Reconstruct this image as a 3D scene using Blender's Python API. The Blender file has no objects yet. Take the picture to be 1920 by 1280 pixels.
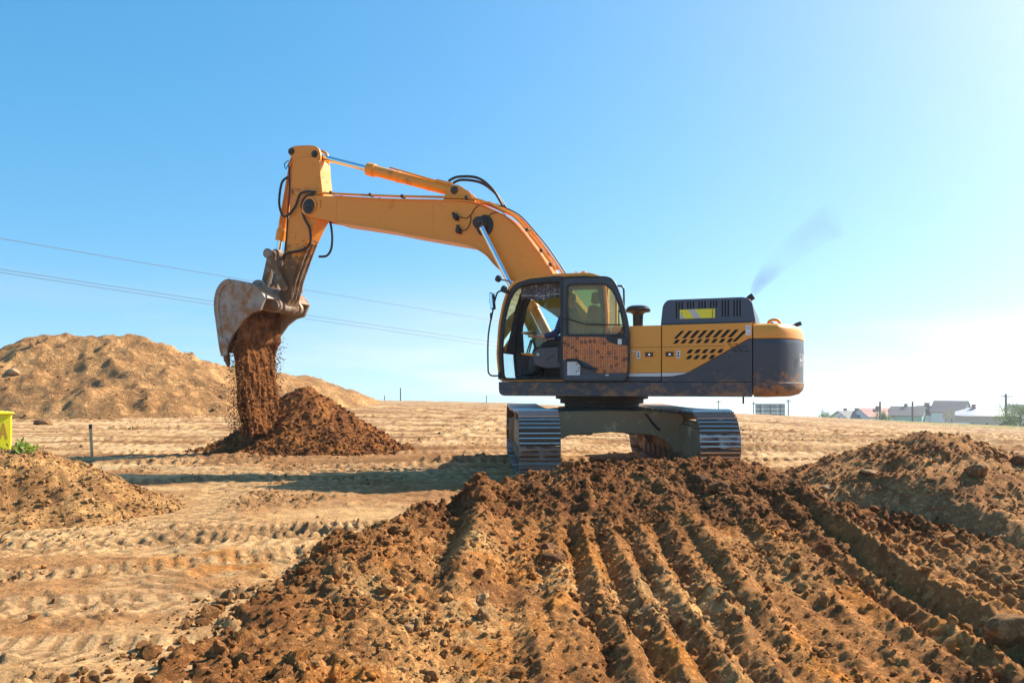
import bpy, bmesh, math, random
import numpy as np
from mathutils import Vector, Matrix

random.seed(7)
R = math.radians
SC = bpy.context.scene
COL = SC.collection

# ------------------------------------------------------------------ camera, sky, sun, exposure
cam_data = bpy.data.cameras.new('camera')
cam = bpy.data.objects.new('camera', cam_data)
COL.objects.link(cam)
cam.location = (0, 0, 1.41)
cam.rotation_euler = (R(90), 0, 0)
cam_data.sensor_width = 36
cam_data.lens = 26.775
cam_data.shift_y = 0.0448
cam_data.clip_start = 0.05
cam_data.clip_end = 5000
SC.camera = cam

SUN_AZ_BEHIND = 31       # degrees behind the picture plane, the sun stands to the right
SUN_EL = 38
sx = math.cos(R(SUN_EL)) * math.cos(R(SUN_AZ_BEHIND))
sy = math.cos(R(SUN_EL)) * math.sin(R(SUN_AZ_BEHIND))
sz = math.sin(R(SUN_EL))
SUN_DIR = Vector((sx, sy, sz))
sun_data = bpy.data.lights.new('sun', 'SUN')
sun_data.energy = 5.0
sun_data.angle = R(0.55)
sun_data.color = (1.0, 0.90, 0.74)
sun = bpy.data.objects.new('sun', sun_data)
COL.objects.link(sun)
sun.rotation_euler = SUN_DIR.to_track_quat('Z', 'Y').to_euler()
sun.location = (30, 20, 40)

world = bpy.data.worlds.new('World')
SC.world = world
world.use_nodes = True
wn, wl = world.node_tree.nodes, world.node_tree.links
wn.clear()
w_out = wn.new('ShaderNodeOutputWorld')
w_bg = wn.new('ShaderNodeBackground')
w_bg.inputs['Strength'].default_value = 0.118
sky = wn.new('ShaderNodeTexSky')
sky.sky_type = 'NISHITA'
sky.sun_disc = False
sky.sun_elevation = R(SUN_EL)
sky.sun_rotation = math.atan2(sx, sy)
sky.altitude = 0
sky.air_density = 1.0
sky.dust_density = 0.9
sky.ozone_density = 3.0
# thin streaky cloud low in the sky, all the way round
w_tc = wn.new('ShaderNodeTexCoord')
w_sep = wn.new('ShaderNodeSeparateXYZ')
wl.new(w_tc.outputs['Generated'], w_sep.inputs[0])
w_zm = wn.new('ShaderNodeMath'); w_zm.operation = 'MAXIMUM'; w_zm.inputs[1].default_value = 0.0
wl.new(w_sep.outputs['Z'], w_zm.inputs[0])
w_za = wn.new('ShaderNodeMath'); w_za.operation = 'ADD'; w_za.inputs[1].default_value = 0.09   # the low field lies below the haze line
wl.new(w_zm.outputs[0], w_za.inputs[0])
w_cmb = wn.new('ShaderNodeCombineXYZ')
wl.new(w_sep.outputs['X'], w_cmb.inputs[0]); wl.new(w_sep.outputs['Y'], w_cmb.inputs[1]); wl.new(w_za.outputs[0], w_cmb.inputs[2])
wl.new(w_cmb.outputs[0], sky.inputs['Vector'])
w_map = wn.new('ShaderNodeMapping')
w_map.inputs['Scale'].default_value = (1.6, 1.6, 11.0)
w_map.inputs['Rotation'].default_value = (0.0, R(-9), 0.0)
w_map.inputs['Location'].default_value = (7.7, -1.3, 2.7)
wl.new(w_tc.outputs['Generated'], w_map.inputs[0])
w_noise = wn.new('ShaderNodeTexNoise')
w_noise.inputs['Scale'].default_value = 0.9
w_noise.inputs['Detail'].default_value = 7
w_noise.inputs['Roughness'].default_value = 0.55
wl.new(w_map.outputs[0], w_noise.inputs['Vector'])
w_r1 = wn.new('ShaderNodeMapRange')
w_r1.inputs['From Min'].default_value = 0.50
w_r1.inputs['From Max'].default_value = 0.78
wl.new(w_noise.outputs['Fac'], w_r1.inputs['Value'])
w_r2 = wn.new('ShaderNodeMapRange')
w_r2.interpolation_type = 'SMOOTHSTEP'
w_r2.inputs['From Min'].default_value = 0.0
w_r2.inputs['From Max'].default_value = 0.17
w_r2.inputs['To Min'].default_value = 0.9
w_r2.inputs['To Max'].default_value = 0.0
wl.new(w_sep.outputs['Z'], w_r2.inputs['Value'])
w_mul = wn.new('ShaderNodeMath')
w_mul.operation = 'MULTIPLY'
wl.new(w_r1.outputs[0], w_mul.inputs[0])
wl.new(w_r2.outputs[0], w_mul.inputs[1])
w_mix = wn.new('ShaderNodeMix')
w_mix.data_type = 'RGBA'
# even out the glare round the sun and deepen the blue, the same way all over the sky
w_s1 = wn.new('ShaderNodeVectorMath'); w_s1.operation = 'SCALE'; w_s1.inputs['Scale'].default_value = 0.238
wl.new(sky.outputs[0], w_s1.inputs[0])
w_gam = wn.new('ShaderNodeGamma'); w_gam.inputs['Gamma'].default_value = 0.62
wl.new(w_s1.outputs[0], w_gam.inputs['Color'])
w_sat = wn.new('ShaderNodeHueSaturation')
w_sat.inputs['Saturation'].default_value = 1.72
w_sat.inputs['Hue'].default_value = 0.490
wl.new(w_gam.outputs[0], w_sat.inputs['Color'])
w_s2 = wn.new('ShaderNodeVectorMath'); w_s2.operation = 'SCALE'; w_s2.inputs['Scale'].default_value = 0.96 / 0.238
wl.new(w_sat.outputs[0], w_s2.inputs[0])
w_bw = wn.new('ShaderNodeRGBToBW')
wl.new(w_s2.outputs[0], w_bw.inputs[0])
w_gain = wn.new('ShaderNodeMath'); w_gain.operation = 'MULTIPLY'; w_gain.inputs[1].default_value = 1.3
wl.new(w_bw.outputs[0], w_gain.inputs[0])
wl.new(w_mul.outputs[0], w_mix.inputs[0])
wl.new(w_s2.outputs[0], w_mix.inputs[6])
wl.new(w_gain.outputs[0], w_mix.inputs[7])
wl.new(w_mix.outputs[2], w_bg.inputs['Color'])
wl.new(w_bg.outputs[0], w_out.inputs['Surface'])

SC.view_settings.view_transform = 'Standard'
SC.view_settings.look = 'None'
SC.view_settings.gamma = 1
SC.view_settings.use_curve_mapping = False
SC.view_settings.exposure = 1.0
SC.cycles.use_denoising = True
SC.cycles.max_bounces = 8
SC.cycles.transparent_max_bounces = 16
SC.cycles.volume_bounces = 0

# ------------------------------------------------------------------ materials
MATS = {}
def _new(name):
    m = bpy.data.materials.new(name)
    m.use_nodes = True
    n, l = m.node_tree.nodes, m.node_tree.links
    return m, n, l, n['Principled BSDF']

def mixc(n, l, fac, a, b):
    x = n.new('ShaderNodeMix'); x.data_type = 'RGBA'
    if isinstance(fac, (int, float)): x.inputs[0].default_value = fac
    else: l.new(fac, x.inputs[0])
    for i, c in ((6, a), (7, b)):
        if isinstance(c, tuple): x.inputs[i].default_value = (*c, 1)
        else: l.new(c, x.inputs[i])
    return x.outputs[2]

def noise(n, l, scale, detail=5, rough=.6, vec=None, stretch=None, dist=0):
    t = n.new('ShaderNodeTexNoise')
    t.inputs['Scale'].default_value = scale
    t.inputs['Detail'].default_value = detail
    t.inputs['Roughness'].default_value = rough
    t.inputs['Distortion'].default_value = dist
    if vec is None:
        tc = n.new('ShaderNodeTexCoord'); vec = tc.outputs['Object']
    if stretch:
        mp = n.new('ShaderNodeMapping'); mp.inputs['Scale'].default_value = stretch
        l.new(vec, mp.inputs[0]); vec = mp.outputs[0]
    l.new(vec, t.inputs['Vector'])
    return t.outputs['Fac']

def ramp(n, l, v, a, b, lo=0., hi=1.):
    r = n.new('ShaderNodeMapRange')
    r.inputs['From Min'].default_value = a; r.inputs['From Max'].default_value = b
    r.inputs['To Min'].default_value = lo; r.inputs['To Max'].default_value = hi
    l.new(v, r.inputs['Value'])
    return r.outputs[0]

def bump(n, l, bs, h, strength, dist):
    b = n.new('ShaderNodeBump')
    b.inputs['Strength'].default_value = strength; b.inputs['Distance'].default_value = dist
    l.new(h, b.inputs['Height']); l.new(b.outputs[0], bs.inputs['Normal'])

def weathered(name, base, rough=.5, metal=0., dirt=(.30, .19, .10), amount=.25, scale=3., fine=.12, bumpd=.0, stretch=None, coat=0., lowdirt=None, rnd=0.):
    """paint or metal with cloudy wear, fine mottling and patches of dried soil"""
    m, n, l, b = _new(name)
    big = noise(n, l, scale, 8, .68, stretch=stretch)
    mot = noise(n, l, scale * 5, 4, .6)
    c1 = tuple(v * (1 - fine) for v in base); c2 = tuple(min(1, v * (1 + fine)) for v in base)
    col = mixc(n, l, mot, c1, c2)
    if rnd:
        oi = n.new('ShaderNodeObjectInfo'); ad0 = n.new('ShaderNodeMath'); ad0.operation = 'ADD'
        l.new(ramp(n, l, oi.outputs['Random'], 0, 1, -rnd, rnd), ad0.inputs[0]); l.new(big, ad0.inputs[1]); big = ad0.outputs[0]
    fac = ramp(n, l, big, .72 - amount, .86 - amount)
    if lowdirt:
        # splashes of soil thrown up from below: z0 full, z1 none
        tc = n.new('ShaderNodeTexCoord'); sp = n.new('ShaderNodeSeparateXYZ'); l.new(tc.outputs['Object'], sp.inputs[0])
        g = ramp(n, l, sp.outputs['Z'], lowdirt[1], lowdirt[0], 0, lowdirt[2])
        spl = noise(n, l, 6, 9, .75, stretch=(1, 1, 1.6))
        ad = n.new('ShaderNodeMath'); ad.operation = 'ADD'; l.new(g, ad.inputs[0]); l.new(spl, ad.inputs[1])
        f2 = ramp(n, l, ad.outputs[0], .78, .92)
        mx = n.new('ShaderNodeMath'); mx.operation = 'MAXIMUM'; l.new(fac, mx.inputs[0]); l.new(f2, mx.inputs[1])
        fac = mx.outputs[0]
    col = mixc(n, l, fac, col, dirt)
    l.new(col, b.inputs['Base Color'])
    rr = n.new('ShaderNodeMix'); rr.data_type = 'FLOAT'
    l.new(fac, rr.inputs[0]); rr.inputs[2].default_value = rough; rr.inputs[3].default_value = .92
    l.new(rr.outputs[0], b.inputs['Roughness'])
    if metal:
        mm = n.new('ShaderNodeMix'); mm.data_type = 'FLOAT'
        l.new(fac, mm.inputs[0]); mm.inputs[2].default_value = metal; mm.inputs[3].default_value = 0
        l.new(mm.outputs[0], b.inputs['Metallic'])
    if coat: b.inputs['Coat Weight'].default_value = coat; b.inputs['Coat Roughness'].default_value = .15
    if bumpd: bump(n, l, b, fac, .6, bumpd)
    MATS[name] = m
    return m

YEL = (.86, .335, .018)
weathered('boom_paint', (.83, .295, .014), .42, amount=.10, scale=2.6, fine=.05, dirt=(.50, .18, .02))
weathered('arm_paint', (.80, .28, .016), .5, amount=.11, scale=3.6, fine=.10, dirt=(.15, .078, .034), lowdirt=(3.6, 5.1, .56))
weathered('body_paint', YEL, .40, amount=.10, scale=2.8, fine=.06, dirt=(.62, .30, .07), coat=.15)
weathered('cylinder_paint', (.84, .31, .016), .4, amount=.15, scale=3, fine=.06, dirt=(.35, .16, .05))
weathered('slate_paint', (.045, .053, .068), .38, amount=.04, scale=3, fine=.08, dirt=(.30, .155, .07))
weathered('slate_muddy', (.045, .053, .068), .42, amount=.12, scale=2.6, fine=.1, dirt=(.34, .175, .08), lowdirt=(1.25, 2.1, .36), stretch=(.7, .7, 1.4))
weathered('counterweight_muddy', (.045, .053, .068), .42, amount=.16, scale=2.2, fine=.12, dirt=(.36, .19, .085), lowdirt=(1.3, 2.2, .40))
weathered('hood_paint', (.055, .075, .115), .4, amount=.0, scale=3, fine=.06)
weathered('black_trim', (.017, .018, .021), .5, amount=.08, scale=5, fine=.15, dirt=(.09, .075, .06))
weathered('dark_steel', (.03, .028, .026), .6, amount=.2, scale=5, fine=.2, dirt=(.11, .07, .04))
weathered('rubber', (.014, .014, .015), .55, amount=.1, scale=9, fine=.2, dirt=(.10, .075, .05))
weathered('mud_steel', (.26, .20, .15), .7, amount=.42, scale=3.5, fine=.25, dirt=(.27, .17, .095), bumpd=.012)
weathered('bucket_steel', (.36, .31, .26), .55, .15, amount=.27, scale=2.6, fine=.16, dirt=(.30, .15, .065), bumpd=.015)
weathered('link_steel', (.33, .27, .21), .55, .2, amount=.32, scale=5, fine=.2, dirt=(.19, .105, .05), bumpd=.006)
weathered('white_paint', (.72, .71, .68), .5, amount=.1, scale=6, fine=.05, dirt=(.45, .40, .33))
weathered('label_white', (.75, .76, .75), .45, amount=.05, scale=12, fine=.06, dirt=(.35, .33, .3))
weathered('frame_muddy', (.80, .52, .28), .8, amount=.40, scale=4.5, fine=.25, dirt=(.42, .27, .15), bumpd=.01)
weathered('shoe_plate', (.42, .39, .36), .42, .6, rnd=.16, amount=.36, scale=4, fine=.3, dirt=(.115, .06, .035), bumpd=.006)
weathered('grouser', (.62, .60, .58), .34, .9, amount=.12, scale=6, fine=.12, dirt=(.2, .13, .09))
weathered('yellow_plastic', (.86, .76, .02), .35, amount=.06, scale=2, fine=.05, dirt=(.6, .45, .1))
weathered('console_plastic', (.085, .085, .09), .55, amount=.1, scale=6, fine=.12, dirt=(.12, .1, .08))
weathered('cab_trim', (.50, .42, .24), .7, amount=.25, scale=4, fine=.1, dirt=(.42, .34, .2))
weathered('navy_cloth', (.028, .042, .13), .85, amount=.1, scale=9, fine=.3, dirt=(.04, .045, .09))
weathered('camo_cloth', (.13, .12, .10), .9, amount=.45, scale=14, fine=.5, dirt=(.035, .032, .03))
weathered('skin', (.62, .33, .21), .5, amount=.05, scale=12, fine=.08, dirt=(.42, .19, .12))
weathered('red_plastic', (.45, .03, .03), .4, amount=.1, scale=6)
weathered('wood', (.62, .43, .22), .75, amount=.2, scale=9, fine=.25, dirt=(.22, .15, .08), stretch=(4, 4, .6))
weathered('pole_wood', (.15, .135, .12), .85, amount=.2, scale=3, fine=.2, dirt=(.08, .07, .06))
weathered('wire', (.16, .19, .23), .6, amount=0)

def simple(name, base, rough=.5, metal=0., emit=None):
    m, n, l, b = _new(name)
    v = noise(n, l, 8, 3)
    l.new(mixc(n, l, v, tuple(x * .93 for x in base), tuple(min(1, x * 1.07) for x in base)), b.inputs['Base Color'])
    b.inputs['Roughness'].default_value = rough; b.inputs['Metallic'].default_value = metal
    MATS[name] = m
simple('chrome', (.78, .80, .83), .12, 1.)
simple('mirror', (.85, .87, .9), .04, 1.)
simple('black_hole', (.006, .006, .006), .9)
simple('hazard_yellow', (.95, .80, .02), .35)
simple('hazard_silver', (.55, .55, .55), .4)
simple('print_black', (.02, .018, .016), .6)
simple('letter_red', (.62, .27, .05), .5)
simple('stripe_red', (.5, .05, .05), .5)
simple('hair', (.03, .02, .015), .8)

def glass(name, tint, dens):
    """thin pane: mostly clear, tinted, with a mirror-like sheen at a slant"""
    m = bpy.data.materials.new(name); m.use_nodes = True
    n, l = m.node_tree.nodes, m.node_tree.links
    n.clear()
    o = n.new('ShaderNodeOutputMaterial'); tr = n.new('ShaderNodeBsdfTransparent'); gl = n.new('ShaderNodeBsdfGlossy')
    df = n.new('ShaderNodeBsdfDiffuse')
    tr.inputs[0].default_value = (*tint, 1); gl.inputs['Roughness'].default_value = .03
    df.inputs[0].default_value = (.62, .52, .30, 1)
    fr = n.new('ShaderNodeFresnel'); fr.inputs[0].default_value = 1.45
    mx = n.new('ShaderNodeMixShader'); l.new(fr.outputs[0], mx.inputs[0]); l.new(tr.outputs[0], mx.inputs[1]); l.new(gl.outputs[0], mx.inputs[2])
    d = noise(n, l, 5, 6, .7)
    m2 = n.new('ShaderNodeMixShader'); l.new(ramp(n, l, d, .45, .8, dens * .4, dens), m2.inputs[0])
    l.new(mx.outputs[0], m2.inputs[1]); l.new(df.outputs[0], m2.inputs[2]); l.new(m2.outputs[0], o.inputs[0])
    MATS[name] = m
glass('cab_glass', (.72, .93, .95), .06)
glass('door_glass', (.92, .88, .62), .34)
glass('house_glass', (.3, .35, .4), .1)

def soil_material(name, rough=.95, fine=60., bd=.02, crease=1., tint=(1, 1, 1)):
    """vertex colour 'soil' carries the soil type; noise adds grain and crumbs"""
    m, n, l, b = _new(name)
    at = n.new('ShaderNodeAttribute'); at.attribute_name = 'soil'
    tc = n.new('ShaderNodeTexCoord'); v = tc.outputs['Object']
    g1 = noise(n, l, fine, 5, .7, vec=v); g2 = noise(n, l, fine * .13, 6, .65, vec=v)
    f = n.new('ShaderNodeMath'); f.operation = 'MULTIPLY'
    l.new(ramp(n, l, g1, .2, .8, .6, 1.4), f.inputs[0]); l.new(ramp(n, l, g2, .25, .75, .72, 1.27), f.inputs[1])
    vm = n.new('ShaderNodeVectorMath'); vm.operation = 'SCALE'
    l.new(at.outputs['Color'], vm.inputs[0]); l.new(f.outputs[0], vm.inputs['Scale'])
    tn = n.new('ShaderNodeVectorMath'); tn.operation = 'MULTIPLY'; l.new(vm.outputs[0], tn.inputs[0]); tn.inputs[1].default_value = tint
    l.new(tn.outputs[0], b.inputs['Base Color'])
    b.inputs['Roughness'].default_value = rough
    b.inputs['Specular IOR Level'].default_value = .15
    # creases and broken crust
    g3 = noise(n, l, fine * .22, 7, .72, vec=v, dist=.6)
    ab = n.new('ShaderNodeMath'); ab.operation = 'SUBTRACT'; l.new(g3, ab.inputs[0]); ab.inputs[1].default_value = .5
    a2 = n.new('ShaderNodeMath'); a2.operation = 'ABSOLUTE'; l.new(ab.outputs[0], a2.inputs[0])
    cr = ramp(n, l, a2.outputs[0], 0, .06, 0, crease)
    hh = n.new('ShaderNodeMath'); hh.operation = 'ADD'; l.new(g1, hh.inputs[0]); l.new(cr, hh.inputs[1])
    bump(n, l, b, hh.outputs[0], .9, bd)
    MATS[name] = m
soil_material('soil_near', fine=50, bd=.02, crease=.75, tint=(1.42, 1.23, 1.02))
soil_material('soil_ground', fine=34, bd=.016, crease=.3, tint=(1.14, 1.06, 1.0))
soil_material('soil_far', fine=5, bd=.14, crease=.5, tint=(1.22, 1.08, .95))

# ------------------------------------------------------------------ mesh helpers
def rpoly(pts, r, n=4):
    """round the corners of a polygon; r is one radius or a list"""
    out = []; N = len(pts)
    rr = r if isinstance(r, (list, tuple)) else [r] * N
    for i in range(N):
        p = Vector(pts[i]); a = Vector(pts[i - 1]) - p; b = Vector(pts[(i + 1) % N]) - p
        q = min(rr[i], a.length * .48, b.length * .48)
        if q < 1e-4: out.append(tuple(p)); continue
        s, e = p + a.normalized() * q, p + b.normalized() * q
        for k in range(n + 1):
            t = k / n
            out.append(tuple(s * (1 - t) ** 2 + p * 2 * t * (1 - t) + e * t * t))
    return out

def resample(pts, n, closed=True):
    P = [Vector(p) for p in pts]
    if closed: P = P + [P[0]]
    L = [0]
    for a, b in zip(P, P[1:]): L.append(L[-1] + (b - a).length)
    out = []; j = 0
    m = n if closed else n - 1
    for i in range(n):
        s = L[-1] * i / m
        while j < len(P) - 2 and L[j + 1] < s: j += 1
        t = (s - L[j]) / max(1e-9, L[j + 1] - L[j])
        out.append(tuple(P[j].lerp(P[j + 1], t)))
    return out

def smooth_path(pts, n=6):
    P = [Vector(p) for p in pts]; out = []
    for i in range(len(P) - 1):
        a = P[max(0, i - 1)]; b = P[i]; c = P[i + 1]; d = P[min(len(P) - 1, i + 2)]
        for k in range(n):
            t = k / n
            out.append(.5 * ((2 * b) + (c - a) * t + (2 * a - 5 * b + 4 * c - d) * t * t + (3 * b - a - 3 * c + d) * t ** 3))
    out.append(P[-1]); return out

class MB:
    def __init__(s): s.v = []; s.f = []; s.m = []
    def add(s, vs, fs, mi=0):
        o = len(s.v); s.v += [tuple(v) for v in vs]; s.f += [tuple(i + o for i in f) for f in fs]; s.m += [mi] * len(fs); return s
    def prism(s, poly, y0, y1, mi=0):
        """polygon in x,z pulled along y"""
        n = len(poly)
        vs = [(p[0], y0, p[1]) for p in poly] + [(p[0], y1, p[1]) for p in poly]
        fs = [tuple(range(n)), tuple(range(2 * n - 1, n - 1, -1))] + [(i, i + n, (i + 1) % n + n, (i + 1) % n) for i in range(n)]
        return s.add(vs, fs, mi)
    def plan(s, poly, z0, z1, mi=0):
        n = len(poly)
        vs = [(p[0], p[1], z0) for p in poly] + [(p[0], p[1], z1) for p in poly]
        fs = [tuple(range(n - 1, -1, -1)), tuple(range(n, 2 * n))] + [(i, (i + 1) % n, (i + 1) % n + n, i + n) for i in range(n)]
        return s.add(vs, fs, mi)
    def ring(s, outer, inner, y0, y1, n=72, mi=0):
        """a frame in x,z with a hole, pulled along y"""
        o = resample(outer, n); q = resample(inner, n)
        # match the starting points
        best = min(range(n), key=lambda k: sum((Vector(o[i]) - Vector(q[(i + k) % n])).length for i in range(0, n, 6)))
        q = [q[(i + best) % n] for i in range(n)]
        vs = [(p[0], y, p[1]) for y in (y0, y1) for L in (o, q) for p in L]
        fs = []
        for i in range(n):
            j = (i + 1) % n
            fs += [(i, j, n + j, n + i), (2 * n + i, 3 * n + i, 3 * n + j, 2 * n + j), (i, 2 * n + i, 2 * n + j, j), (n + i, n + j, 3 * n + j, 3 * n + i)]
        return s.add(vs, fs, mi)
    def box(s, c, d, rot=None, mi=0):
        vs = []
        for i in range(8):
            p = Vector(((i & 1) - .5, ((i >> 1) & 1) - .5, ((i >> 2) & 1) - .5))
            p = Vector((p.x * d[0], p.y * d[1], p.z * d[2]))
            if rot is not None: p = rot @ p
            vs.append(p + Vector(c))
        return s.add(vs, [(0, 2, 3, 1), (4, 5, 7, 6), (0, 1, 5, 4), (2, 6, 7, 3), (0, 4, 6, 2), (1, 3, 7, 5)], mi)
    def tube(s, path, r, n=8, cap=True, mi=0):
        P = [Vector(p) for p in path]; k = len(P)
        rr = r if isinstance(r, (list, tuple)) else [r] * k
        t0 = (P[1] - P[0]).normalized()
        u = t0.orthogonal().normalized(); vs = []
        for i in range(k):
            t = (P[min(i + 1, k - 1)] - P[max(i - 1, 0)]).normalized()
            u = (u - t * u.dot(t)).normalized(); w = t.cross(u)
            for j in range(n):
                a = 2 * math.pi * j / n
                vs.append(P[i] + (u * math.cos(a) + w * math.sin(a)) * rr[i])
        fs = [(i * n + j, i * n + (j + 1) % n, (i + 1) * n + (j + 1) % n, (i + 1) * n + j) for i in range(k - 1) for j in range(n)]
        if cap: fs += [tuple(range(n - 1, -1, -1)), tuple(range((k - 1) * n, k * n))]
        return s.add(vs, fs, mi)
    def cyl(s, a, b, r, n=20, mi=0, r2=None):
        return s.tube([a, b], [r, r if r2 is None else r2], n, True, mi)
    def lathe(s, c, prof, n=24, axis='z', mi=0):
        """prof: (radius, height) pairs"""
        vs = []
        for (r, h) in prof:
            for j in range(n):
                a = 2 * math.pi * j / n; p = (r * math.cos(a), r * math.sin(a), h)
                if axis == 'y': p = (p[0], p[2], p[1])
                vs.append((c[0] + p[0], c[1] + p[1], c[2] + p[2]))
        k = len(prof)
        fs = [(i * n + j, i * n + (j + 1) % n, (i + 1) * n + (j + 1) % n, (i + 1) * n + j) for i in range(k - 1) for j in range(n)]
        fs += [tuple(range(n - 1, -1, -1)), tuple(range((k - 1) * n, k * n))]
        return s.add(vs, fs, mi)
    def build(s, name, mat, parent=None, bev=0., seg=2, angle=38, loc=None, rot=None):
        me = bpy.data.meshes.new(name)
        me.from_pydata(s.v, [], s.f)
        bm = bmesh.new(); bm.from_mesh(me); bmesh.ops.recalc_face_normals(bm, faces=bm.faces); bm.to_mesh(me); bm.free()
        for mm in (mat if isinstance(mat, (list, tuple)) else [mat]): me.materials.append(MATS[mm])
        if any(s.m): me.polygons.foreach_set('material_index', s.m)
        me.polygons.foreach_set('use_smooth', [True] * len(me.polygons))
        me.set_sharp_from_angle(angle=R(angle))
        ob = bpy.data.objects.new(name, me); COL.objects.link(ob)
        if parent is not None: ob.parent = parent
        if loc is not None: ob.location = loc
        if rot is not None: ob.rotation_euler = rot
        if bev:
            b = ob.modifiers.new('bevel', 'BEVEL'); b.width = bev; b.segments = seg; b.limit_method = 'ANGLE'; b.angle_limit = R(32)
            b.use_clamp_overlap = True
        return ob

def tag(o, label=None, cat=None, group=None, kind=None):
    if label: o['label'] = label
    if cat: o['category'] = cat
    if group: o['group'] = group
    if kind: o['kind'] = kind
    return o

def empty(name, loc=(0, 0, 0), rz=0.):
    o = bpy.data.objects.new(name, None); COL.objects.link(o); o.location = loc; o.rotation_euler = (0, 0, rz)
    o.empty_display_size = .2
    return o

def copy_tree(o, parent=None):
    c = o.copy(); COL.objects.link(c); c.parent = parent
    for ch in list(o.children): copy_tree(ch, c)
    return c

def text(name, body, size, mat, parent, loc, rot, sxs=1.):
    """flat lettering turned into a thin mesh"""
    cu = bpy.data.curves.new(name, 'FONT'); cu.body = body; cu.size = size; cu.extrude = .001
    t = bpy.data.objects.new(name, cu); COL.objects.link(t)
    dg = bpy.context.evaluated_depsgraph_get(); dg.update()
    me = bpy.data.meshes.new_from_object(t.evaluated_get(dg)); bpy.data.objects.remove(t); bpy.data.curves.remove(cu)
    me.materials.clear(); me.materials.append(MATS[mat])
    o = bpy.data.objects.new(name, me); COL.objects.link(o); o.parent = parent; o.location = loc; o.rotation_euler = rot
    o.scale = (sxs, 1, 1)
    return o

# ------------------------------------------------------------------ noise for the terrain
def _hash(ix, iy, seed):
    h = (ix.astype(np.uint32) * np.uint32(374761393) + iy.astype(np.uint32) * np.uint32(668265263) + np.uint32(seed * 2246822519 % 4294967296))
    h ^= h >> np.uint32(13); h *= np.uint32(1274126177); h ^= h >> np.uint32(16); h *= np.uint32(2654435761); h ^= h >> np.uint32(15)
    return h
def perlin(x, y, seed=0):
    ix = np.floor(x).astype(np.int64); iy = np.floor(y).astype(np.int64)
    fx = (x - ix).astype(np.float32); fy = (y - iy).astype(np.float32)
    u = fx * fx * fx * (fx * (fx * 6 - 15) + 10); v = fy * fy * fy * (fy * (fy * 6 - 15) + 10)
    def g(dx, dy):
        a = _hash(ix + dx, iy + dy, seed).astype(np.float32) * np.float32(2 * np.pi / 4294967296)
        return np.cos(a) * (fx - dx) + np.sin(a) * (fy - dy)
    a = g(0, 0); b = g(1, 0); c = g(0, 1); d = g(1, 1)
    return 1.5 * ((a * (1 - u) + b * u) * (1 - v) + (c * (1 - u) + d * u) * v)
def fbm(x, y, octv=4, seed=0, gain=.5, lac=2.03):
    s = 0; a = 1; t = 0
    for i in range(octv):
        s = s + a * perlin(x * lac ** i + 17.3 * i, y * lac ** i - 9.1 * i, seed + i); t += a; a *= gain
    return s / t
def ridged(x, y, octv=4, seed=0, gain=.55):
    s = 0; a = 1; t = 0
    for i in range(octv):
        s = s + a * (1 - np.abs(perlin(x * 2.1 ** i + 5.7 * i, y * 2.1 ** i + 3.3 * i, seed + i)) * 1.6); t += a; a *= gain
    return s / t
def clodfield(x, y, cell, seed, lo=.3, hi=.62, keep=1.):
    """rounded lumps, one to a cell: height 0..1 in units of the cell"""
    X = x / cell; Y = y / cell
    ix = np.floor(X).astype(np.int64); iy = np.floor(Y).astype(np.int64)
    out = np.zeros_like(x, dtype=np.float32); k = 1 / 4294967296
    for dx in (-1, 0, 1):
        for dy in (-1, 0, 1):
            h1 = _hash(ix + dx, iy + dy, seed) * k; h2 = _hash(ix + dx, iy + dy, seed + 7) * k; h3 = _hash(ix + dx, iy + dy, seed + 13) * k; h4 = _hash(ix + dx, iy + dy, seed + 19) * k
            rad = lo + (hi - lo) * h3 * h3
            d2 = ((X - ix - dx - h1) ** 2 * (1 + .6 * (h4 - .5)) + (Y - iy - dy - h2) ** 2 * (1 - .6 * (h4 - .5))) / (rad * rad)
            lump = rad * np.sqrt(np.maximum(0, 1 - d2)) * (h4 < keep)
            out = np.maximum(out, lump)
    return out
def sstep(x, a, b):
    t = np.clip((x - a) / (b - a), 0, 1); return t * t * (3 - 2 * t)
def bellr(d2): return np.exp(-d2)
def lerp3(a, b, t):
    return a + (b - a) * t[..., None]
def c3(*v): return np.array(v, dtype=np.float32)

SAND = c3(.44, .28, .13); SAND2 = c3(.34, .20, .088); BROWN = c3(.245, .116, .042); DARK = c3(.15, .063, .022)
ORANGE = c3(.42, .175, .033); PALE = c3(.50, .345, .175); RED = c3(.19, .082, .03); TAN = c3(.36, .21, .09)

# ------------------------------------------------------------------ the level ground
def base_z(x, y):
    """large shape of the field: level by the machine, falling away to the right and behind its crest"""
    t = sstep(y, 14, 45)
    tilt = np.where(x > 0, -.046 * x, -.02 * x) * t
    z = tilt - .0086 * np.maximum(0, y - 15)
    far = np.maximum(0, y - 100)
    z = z - np.where(far < 80, .0008 * far * far, 5.12 + .128 * (far - 80))
    return z

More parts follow.
